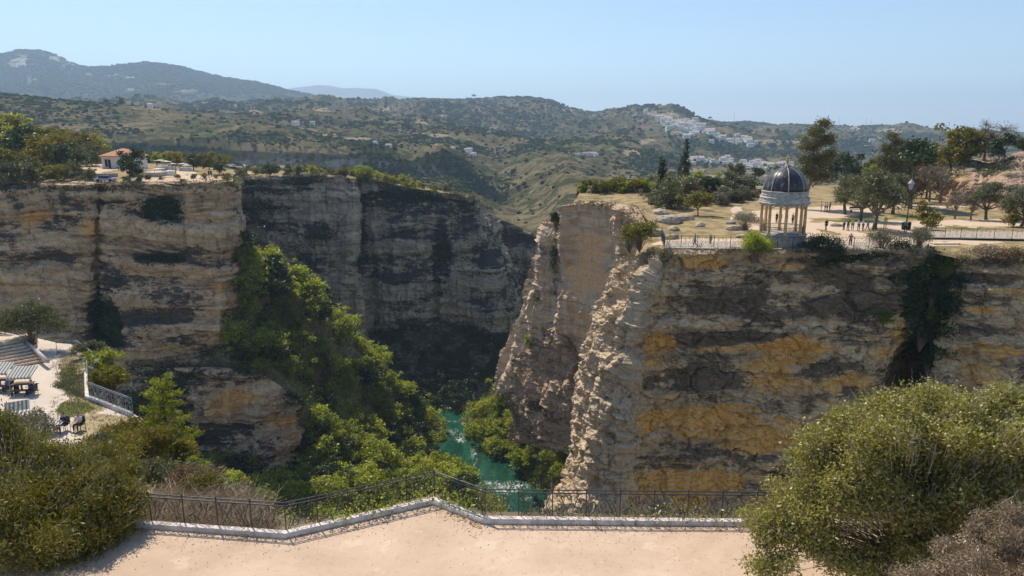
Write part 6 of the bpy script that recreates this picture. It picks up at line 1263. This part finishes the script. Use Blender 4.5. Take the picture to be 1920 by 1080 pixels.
mb = MB(); mb.lathe([(.14, 10.7), (.2, 10.82), (.10, 10.95), (.06, 11.05), (.20, 11.18), (.28, 11.35), (.16, 11.52), (.06, 11.6), (.12, 11.72), (.07, 11.82), (.03, 12.1), (0, 12.2)], 12); mb.tube([(-.28, 0, 11.5), (-.12, 0, 11.72), (.1, 0, 11.62), (.3, 0, 11.78)], [.03, .07, .07, .03], 6); obj('finial', mb.mesh('finial', [M['gold']], True), pv)
def zmap(z): return z * .86 if z <= 1.925 else z - .27 if z <= 5.54 else 5.27 + (z - 5.54) * .84 if z <= 7.64 else z - .61
seen = set()
for q in pv.children_recursive:
    if q.name.startswith('column'): q.location = (q.location.x * .94, q.location.y * .94, 1.65); continue
    if q.data.name in seen: continue
    seen.add(q.data.name)
    for v_ in q.data.vertices: v_.co = (v_.co.x * .94, v_.co.y * .94, zmap(v_.co.z))
# low wall and railing along the right rim
rp = [XZ(u, y, ZP)[:2] for u, y in ((1240, 95), (1246, 88.4), (1400, 87.4), (1600, 86.9), (1740, 87.3))]
railing(rp, ZP + .15, 1.55, 1.9, 'thin dark scroll railing along the rim beneath the pavilion', M['iron'], rad=.016, posts=.045)
rp = [XZ(u, y, ZP)[:2] for u, y in ((1742, 97), (1830, 96), (1930, 95), (2060, 94))]
railing(rp, ZP + .1, 1.4, 1.9, 'dark scroll railing on the pale terrace right of the steps', M['iron'], rad=.014, posts=.04)
g = loft([[XZ(1742, 103, ZP + .06), XZ(2100, 101, ZP + .06)], [XZ(1742, 96.5, ZP + .06), XZ(2100, 93.5, ZP + .06)]], 20, 8); g[..., 2] = ZP + .2; sheet('pavement', g, M['paving'])
kb = obj('kerb', band([tuple(XZ(u, y, ZP)[:2]) for u, y in ((1244, 88.7), (1400, 87.8), (1600, 87.3), (1740, 87.6))], -.35, -.95, ZP - .3, ZP + .26).mesh('kerb', [M['stone_pale']])); kb['kind'] = 'structure'
st = thing('stone_steps', 'small flight of pale stone steps at the right end of the rim', 'steps', (0, 0, 0))
for i in range(7):
    c_ = XZ(1772, 92.5 - i * .75, ZP + .1 - i * .2); mb = MB(); mb.box(c_ + [0, 0, -.4], (3.6, .8, .8), R(3)); obj('step', mb.mesh('step', [M['step_stone']]), st)
# rocks and boulders left of the pavilion
def boulder(u, v, s, label, g_=None, mat='pale', seed=0, sx=1.0, group=None):
    rng = np.random.default_rng(seed); bm = bmesh.new(); bmesh.ops.create_icosphere(bm, subdivisions=4, radius=1.0); v_ = np.array([x.co[:] for x in bm.verts]); f_ = np.array([[y.index for y in x.verts] for x in bm.faces]); bm.free()
    v_ = v_ * (1 + .28 * fbm(v_ + seed * 5, .9, 4, seed, ridged=True)[:, None] + .2 * fbm(v_ + seed, 1.3, 2, seed + 2)[:, None]) * [s * sx, s, s * .72]
    me = mesh_np('boulder', v_, f_, [M[mat]], None, False); ca = me.color_attributes.new('mask', 'FLOAT_COLOR', 'POINT'); ca.data.foreach_set('color', np.tile([0, .2, 0, 1], len(v_)).astype(np.float32))
    o = obj('boulder', me, None, at(PLR if g_ is None else g_, u, v) + [0, 0, s * .25]); return tag(o, label, 'rock', group)
for i, (u, v, s, sx, lab) in enumerate([(1255, 418, 1.9, 1.6, 'large slanting pale boulder behind the yellow-clad worker'), (1282, 412, 1.5, 1.5, 'grey flat-topped boulder below the olive thicket'), (1240, 402, 1.6, 1.3, 'rounded brown boulder at the gully head'), (1312, 425, .9, 1.3, 'small pale rock on the dry lawn'), (1230, 440, 1.4, 1.2, 'jagged pale rock above the limestone rib'), (1260, 448, 1.0, 1.4, 'low pale rock beside the rim walk'),
                                        (1385, 405, 1.3, .8, 'upright grey rock at the path bend'), (1378, 432, 1.1, 1.8, 'white low rock bordering the lawn left of the pavilion'), (1393, 446, .8, 1.8, 'small white rock nearest the pavilion base'), (1372, 420, .8, 1.4, 'pale rock halfway along the lawn border'), (1262, 432, 1.0, 1.2, 'rough boulder in the gully middle'), (1221, 425, 1.2, 1.0, 'broken pale rock on the gully left side'), (1570, 424, .7, 2.0, 'pale flat rock left of the visitor group')]):
    boulder(u, v, s * .62, lab, seed=i + 3, sx=sx, mat='rib')
boulder(862, 812, 2.8, 'reddish brown boulder standing in the river bend', g_=BANK, mat='scree', seed=40, sx=1.2); boulder(885, 850, 1.2, 'small brown rock at the right river edge', g_=BANK, mat='scree', seed=41)
boulder(392, 948, .42, 'reddish rock at the foot of the bluff above the railing', g_=NEARSL, mat='scree', seed=42, sx=1.3)
# lantern, bin, benches, masts
b0 = XZ(1699, 109, ZP); t = thing('street_lantern', 'tall black lantern with pale glass head among the trees', 'street lamp', b0)
mb = MB(); mb.lathe([(.3, 0), (.3, .3), (.14, .5), (.1, 1.2), (.14, 1.3), (.08, 1.5), (.07, 5.4), (.12, 5.5), (.05, 5.6), (0, 5.6)], 10); obj('pole', mb.mesh('pole', [M['iron']], True), t)
mb = MB(); mb.lathe([(.22, 5.6), (.42, 6.5), (0, 6.5)], 6); lh = obj('lantern_glass', mb.mesh('lantern_glass', [M['c_lilac']]), t); mb = MB(); mb.lathe([(.56, 6.5), (.5, 6.6), (.2, 6.95), (.05, 7.15), (0, 7.2)], 6); obj('lantern_roof', mb.mesh('lantern_roof', [M['stone']]), t)
for i, (u, y, lab) in enumerate([(1694, 106, 'dark litter bin right of the person in green top'), (1703, 106, 'second dark litter bin beside the lantern foot')]):
    b0 = XZ(u, y, ZP); t = thing('litter_bin', lab, 'bin', b0); mb = MB(); mb.lathe([(.26, 0), (.30, .1), (.32, .9), (.28, .94), (0, .92)], 12); obj('body', mb.mesh('body', [M['c_black']]), t); mb = MB(); mb.lathe([(.34, .95), (.32, 1.05), (.15, 1.14), (0, 1.15)], 12); obj('lid', mb.mesh('lid', [M['iron']], True), t)
for u, v, lab in [(1605, 398, 'dark bench under the left olive trees'), (1648, 400, 'dark bench right of the olive trunks')]:
    b0 = at(PLR, u, v); t = thing('park_bench', lab, 'bench', b0, .2); mb = MB(); mb.box((0, 0, .45), (2.4, .5, .07)); obj('seat', mb.mesh('seat', [M['wood']]), t); mb = MB(); mb.box((0, .25, .8), (2.4, .06, .35)); obj('backrest', mb.mesh('backrest', [M['wood']]), t)
    for x_ in (-1, 1): mb = MB(); mb.box((x_ * 1.0, 0, .21), (.08, .45, .42)); obj('leg', mb.mesh('leg', [M['iron']]), t)
for u, v0, v1, D_, lab in [(1376, 229, 208, 2850, 'thin mast on the ridge right of the hill village'), (1572, 238, 222, 2850, 'thin mast on the ridge behind the eucalyptus'), (1623, 238, 222, 2850, 'left mast of the pair on the right ridge'), (1632, 238, 222, 2850, 'right mast of the pair on the right ridge')]:
    a = P(u, v0 + 4, D_); b_ = P(u, v1, D_); t = thing('radio_mast', lab, 'mast', a); mb = MB(); H_ = b_[2] - a[2]
    mb.tube([(0, 0, 0), (0, 0, H_)], [.8, .3], 4); 
    for q in range(1, 8): mb.box((0, 0, H_ * q / 8), (2.2, 2.2, .3))
    obj('lattice', mb.mesh('lattice', [M['iron_grey']]), t)

# ------------------------------------------------------------------ tiled house on the left plateau
def house_thing(name, label, loc, rz, L, W, H, rh, wins, hip=True, s=1.0):
    t = thing(name, label, 'house', loc, rz, None, s); mb = MB(); mb.box((0, 0, H / 2 - .4), (L, W, H + .8)); obj('wall', mb.mesh('wall', [M['white_wall']]), t)
    e = .55; mb = MB(); hx = L / 2 - (W / 2 if hip else -e)
    v = [(-L / 2 - e, -W / 2 - e, H + .01), (L / 2 + e, -W / 2 - e, H + .01), (L / 2 + e, W / 2 + e, H + .01), (-L / 2 - e, W / 2 + e, H + .01), (-hx, 0, H + rh), (hx, 0, H + rh), (-L / 2 - e, -W / 2 - e, H + .25), (L / 2 + e, -W / 2 - e, H + .25), (L / 2 + e, W / 2 + e, H + .25), (-L / 2 - e, W / 2 + e, H + .25)]
    mb.add(v, [np.array([(0, 3, 2, 1), (0, 1, 7, 6), (1, 2, 8, 7), (2, 3, 9, 8), (3, 0, 6, 9), (6, 7, 5, 4), (8, 9, 4, 5)]), np.array([(7, 8, 5), (9, 6, 4)])]); obj('roof', mb.mesh('roof', [M['tiles']]), t)
    for x_, z_, w_, h_, kd in wins:
        mb = MB(); mb.box((x_, -W / 2 - .01, z_), (w_, .08, h_)); q = obj(kd, mb.mesh(kd, [M['dark_glass']]), t)
        mb = MB(); mb.box((x_, -W / 2 - .05, z_ + h_ / 2 + .08), (w_ + .3, .12, .14)); mb.box((x_, -W / 2 - .05, z_ - h_ / 2 - .05), (w_ + .3, .16, .1)); obj('frame', mb.mesh('frame', [M['stone_pale']]), q)
    return t
hp = at(PLA, 224, 316); house_thing('house', 'low white house with red tiled roof on the left plateau', hp + [0, 3, .2], R(-10), 8.6, 7.5, 3.0, 2.2, [(-2.9, 1.3, .8, 1.9, 'window'), (-1.9, 1.1, .8, 2.2, 'door'), (1.2, 1.3, .9, 1.8, 'window'), (3.2, 1.4, .8, 1.3, 'window')])
def low_wall(u0, v0, u1, v1, g_, h, th, label, mat='stone_pale'):
    a, b_ = at(g_, u0, v0), at(g_, u1, v1); L = np.linalg.norm(b_ - a); mb = MB(); mb.box((0, 0, h / 2 - .3), (L, th, h + .6)); mb.box((0, 0, h + .05), (L + .1, th + .15, .12))
    return tag(obj('low_wall', mb.mesh('low_wall', [M[mat]]), None, (a + b_) / 2, math.atan2(b_[1] - a[1], b_[0] - a[0])), label, 'wall')
low_wall(120, 336, 222, 331, PLA, .9, .35, 'grey low wall below the house on the left plateau', 'stone'); low_wall(258, 332, 300, 331, PLA, .9, .35, 'short pale wall right of the dark round tree')
for i, (u, v, w_, h_) in enumerate([(302, 318, 2.6, 2.4), (312, 317, 2.2, 2.0), (322, 318, 2.0, 1.5), (345, 320, 2.4, 1.8), (353, 321, 2.0, 1.5), (320, 329, 2.4, 1.0), (297, 330, 2.6, 1.6)]):
    b0 = at(PLA, u, v); t = thing('market_stall', 'white cloth-covered stall in the cluster on the left plateau', 'stall', b0, .2 * i, 'white stalls on the left plateau')
    mb = MB(); mb.box((0, 0, .45), (w_, 1.4, .9)); obj('counter', mb.mesh('counter', [M['plaster']]), t); mb = MB(); mb.box((0, 0, h_ + .1), (w_ + .3, 1.7, .1)); mb.box((0, 0, h_ + .25), (w_ * .6, 1.0, .2), 0, 0, .4); obj('cover', mb.mesh('cover', [M['white_wall']]), t)
    for x_ in (-1, 1): mb = MB(); mb.tube([(x_ * w_ * .45, 0, 0), (x_ * w_ * .45, 0, h_ + .1)], .05, 5); obj('post', mb.mesh('post', [M['iron_grey']]), t)
b0 = at(PLA, 200, 341); t = thing('parked_car', 'pale blue car parked below the low wall on the left plateau', 'car', b0 + [0, 0, .05], .1)
mb = MB(); mb.poly([(-2.1, -.85), (2.1, -.85), (2.15, 0), (2.1, .85), (-2.1, .85), (-2.15, 0)], .3, .85); obj('body', mb.mesh('body', [M['c_lilac']]), t); mb = MB(); mb.box((-.1, 0, 1.12), (2.4, 1.5, .55), 0, 0, .75); obj('cabin', mb.mesh('cabin', [M['dark_glass']]), t)
for x_ in (-1.35, 1.35):
    for y_ in (-.85, .85): mb = MB(); mb.tube([(x_, y_ - .1, .33), (x_, y_ + .1, .33)], .33, 12); obj('wheel', mb.mesh('wheel', [M['c_black']]), t)
# ------------------------------------------------------------------ white villages
HM = []; M['village_roof'] = mat_simple('village_roof', (0.50, 0.38, 0.31), .9, .25, .1)
for i in range(6):
    rng = np.random.default_rng(200 + i); L, W, H = rng.uniform(8, 15), rng.uniform(7, 10), rng.uniform(4, 9); mb = MB(); mb.box((0, 0, H / 2 - 3), (L, W, H + 6), 0, 0)
    rh = rng.uniform(.8, 2.2) if i % 3 else .25
    mb.add([(-L / 2 - .4, -W / 2 - .4, H), (L / 2 + .4, -W / 2 - .4, H), (L / 2 + .4, W / 2 + .4, H), (-L / 2 - .4, W / 2 + .4, H), (-L / 2 - .4, 0, H + rh), (L / 2 + .4, 0, H + rh)], [np.array([(0, 1, 5, 4), (2, 3, 4, 5), (0, 3, 2, 1)]), np.array([(0, 4, 3), (1, 2, 5)])], 1 if i % 3 else 0)
    for x_ in np.arange(-L / 2 + 1.5, L / 2 - 1, 2.6):
        for z_ in np.arange(1.6, H - 1, 2.8): mb.box((x_, -W / 2 - .02, z_), (.9, .1, 1.3), 0, 2)
    HM.append(mb.mesh('village_house', [M['white_wall'], M['village_roof'], M['dark_glass']]))
def village(reg, n, label, group, s, seed, dmax=4000, dmin=0):
    rng = np.random.default_rng(seed); H_ = HILL[(HILL[..., 1] < dmax) & (HILL[..., 1] > dmin)]; a, b_ = proj(H_)
    for i in range(n):
        q = reg[rng.integers(len(reg))]; u = rng.uniform(q[0], q[1]); t_ = (u - q[0]) / (q[1] - q[0]); v = q[2] + (q[3] - q[2]) * t_ + rng.normal(0, q[4])
        p = H_[np.argmin((a - u) ** 2 + (b_ - v) ** 2)]
        tag(obj('village_house', HM[rng.integers(6)], None, p + rng.normal(0, 3, 3) * [1, 1, 0], rng.uniform(-.5, .5), s * rng.uniform(.7, 1.2)), label, 'house', group)
village([(1255, 1330, 232, 250, 5), (1265, 1350, 256, 258, 4), (1290, 1400, 236, 262, 5), (1330, 1410, 262, 270, 3), (1230, 1290, 224, 236, 3)], 130, 'white house packed into the village on the hillside', 'white hill village', 1.05, 1, 2700, 1300)
village([(1290, 1370, 302, 306, 3), (1360, 1440, 306, 312, 4), (1430, 1510, 310, 314, 4), (1290, 1330, 300, 304, 2), (1380, 1460, 318, 322, 3)], 120, 'white house in the long village row in the valley', 'white valley village', .75, 2, 1700, 900)
village([(695, 740, 269, 279, 1.5), (820, 850, 278, 279, 1), (875, 892, 283, 294, 1.5)], 16, 'white house on the far edge above the middle cliffs', 'white houses above the middle cliffs', .5, 3, 1400, 700)
village([(1088, 1115, 291, 293, 1)], 5, 'white house alone on the green slope in the centre', 'white houses on the central slope', .5, 4, 1500, 700)
village([(1600, 1700, 262, 268, 5), (1860, 1930, 275, 282, 3)], 22, 'distant white house on the right-hand hills', 'white houses on the right-hand hills', .8, 5, 2700, 1300)
village([(1180, 1250, 212, 214, 3), (1060, 1075, 212, 214, 2)], 14, 'white house near the ridge line left of the village', 'white houses near the ridge line', .8, 6, 2890, 2000)
village([(500, 620, 228, 236, 2), (230, 420, 200, 206, 2)], 10, 'tiny pale farmhouse on the hills behind the left plateau', 'pale farmhouses on the left hills', .7, 7, 2700, 900)

for i, (u, v, kd, w_, h_, lab) in enumerate([(345, 925, 'rust', 2.6, 1.1, 'rusty low bush on the bank between the bluff and the railing'), (385, 945, 'gold', 2.0, 1.0, 'golden low bush behind the left railing bay'), (310, 915, 'olive', 2.4, 1.3, 'olive bush at the foot of the rocky bluff'), (420, 960, 'dry', 2.2, .8, 'pale dry bush behind the second railing bay'), (295, 945, 'gold', 2.2, 1.1, 'golden bush beside the large feathery shrub')]):
    b0 = at(NEARSL, u, v); rng = np.random.default_rng(90 + i); bl = [(rng.normal(0, w_ * .22), rng.normal(0, w_ * .15), h_ * rng.uniform(.3, .7), w_ * .24, w_ * .24, h_ * .32) for _ in range(8)]
    near_shrub('shrub', lab, b0, bl, 60, 500, 12, .10, 2.6, M['leaf_' + kd], M['twig'], 90 + i, .1, .014, .4, .3, 40)
q = []
for i in range(1500):
    t_ = RNG.integers(1, 5); a_, b_ = EDGE[t_], EDGE[t_ + 1]; f_ = RNG.uniform(); q.append(a_ + (b_ - a_) * f_ + [0, -.12 - RNG.exponential(.28), .015])
q = np.array(q); v_, f_, t_ = leaves(RNG, q, .05, 2.0, .97); o_ = obj('leaf_litter', leaf_mesh('leaf_litter', v_, f_, t_, M['leaf_dry'])); o_['kind'] = 'stuff'
# bushes rooted in the chasm and gravel on the terrace
for i, (u, v, kd, w_, h_) in enumerate([(1738, 500, 'dark', 4.0, 3.4), (1768, 520, 'green', 4.2, 3.8), (1745, 560, 'dark', 4.4, 4.0), (1775, 585, 'dark', 4.0, 4.0), (1748, 612, 'green', 3.6, 3.6), (1725, 640, 'dark', 3.4, 3.8), (1762, 655, 'dark', 3.8, 4.0), (1738, 690, 'dark', 3.0, 3.4), (1700, 515, 'dark', 3.4, 2.4), (1655, 598, 'green', 3.0, 1.8)]):
    small_shrub('hanging_shrub', kd, u, v + 14, 86.5, w_, h_, 'dark green bush hanging in the chasm of the right cliff', 3200, .19, 60 + i)['group'] = 'bushes in the chasm'
q = np.stack([RNG.uniform(-13.5, 9, 5200), RNG.uniform(14, 23.4, 5200)], 1); ey = np.interp(q[:, 0], [e[0] for e in EDGE], [e[1] for e in EDGE]); q = q[(q[:, 1] < ey - .12) & (RNG.uniform(0, 1, 5200) < np.exp((q[:, 1] - ey) * .8) * .9 + .04)]
lumps('gravel', np.column_stack([q, np.full(len(q), ZT + .012)]), RNG.uniform(.006, .018, len(q)), mat_leaf('gravel', [(.38, .27, .19), (.48, .35, .26), (.60, .46, .35)], 0.0, 0.0), RNG)

# ------------------------------------------------------------------ air
m, n, o = new_mat('haze'); pvn = n.nodes.new('ShaderNodeVolumePrincipled'); pvn.inputs['Color'].default_value = (0.56, 0.76, 1.0, 1); pvn.inputs['Density'].default_value = 0.000125; pvn.inputs['Anisotropy'].default_value = 0.2
n.links.new(pvn.outputs[0], o.inputs['Volume'])
mb = MB(); mb.box((0, 7900, 330), (26000, 16200, 860)); hz = obj('haze', mb.mesh('haze', [m])); hz['kind'] = 'stuff'
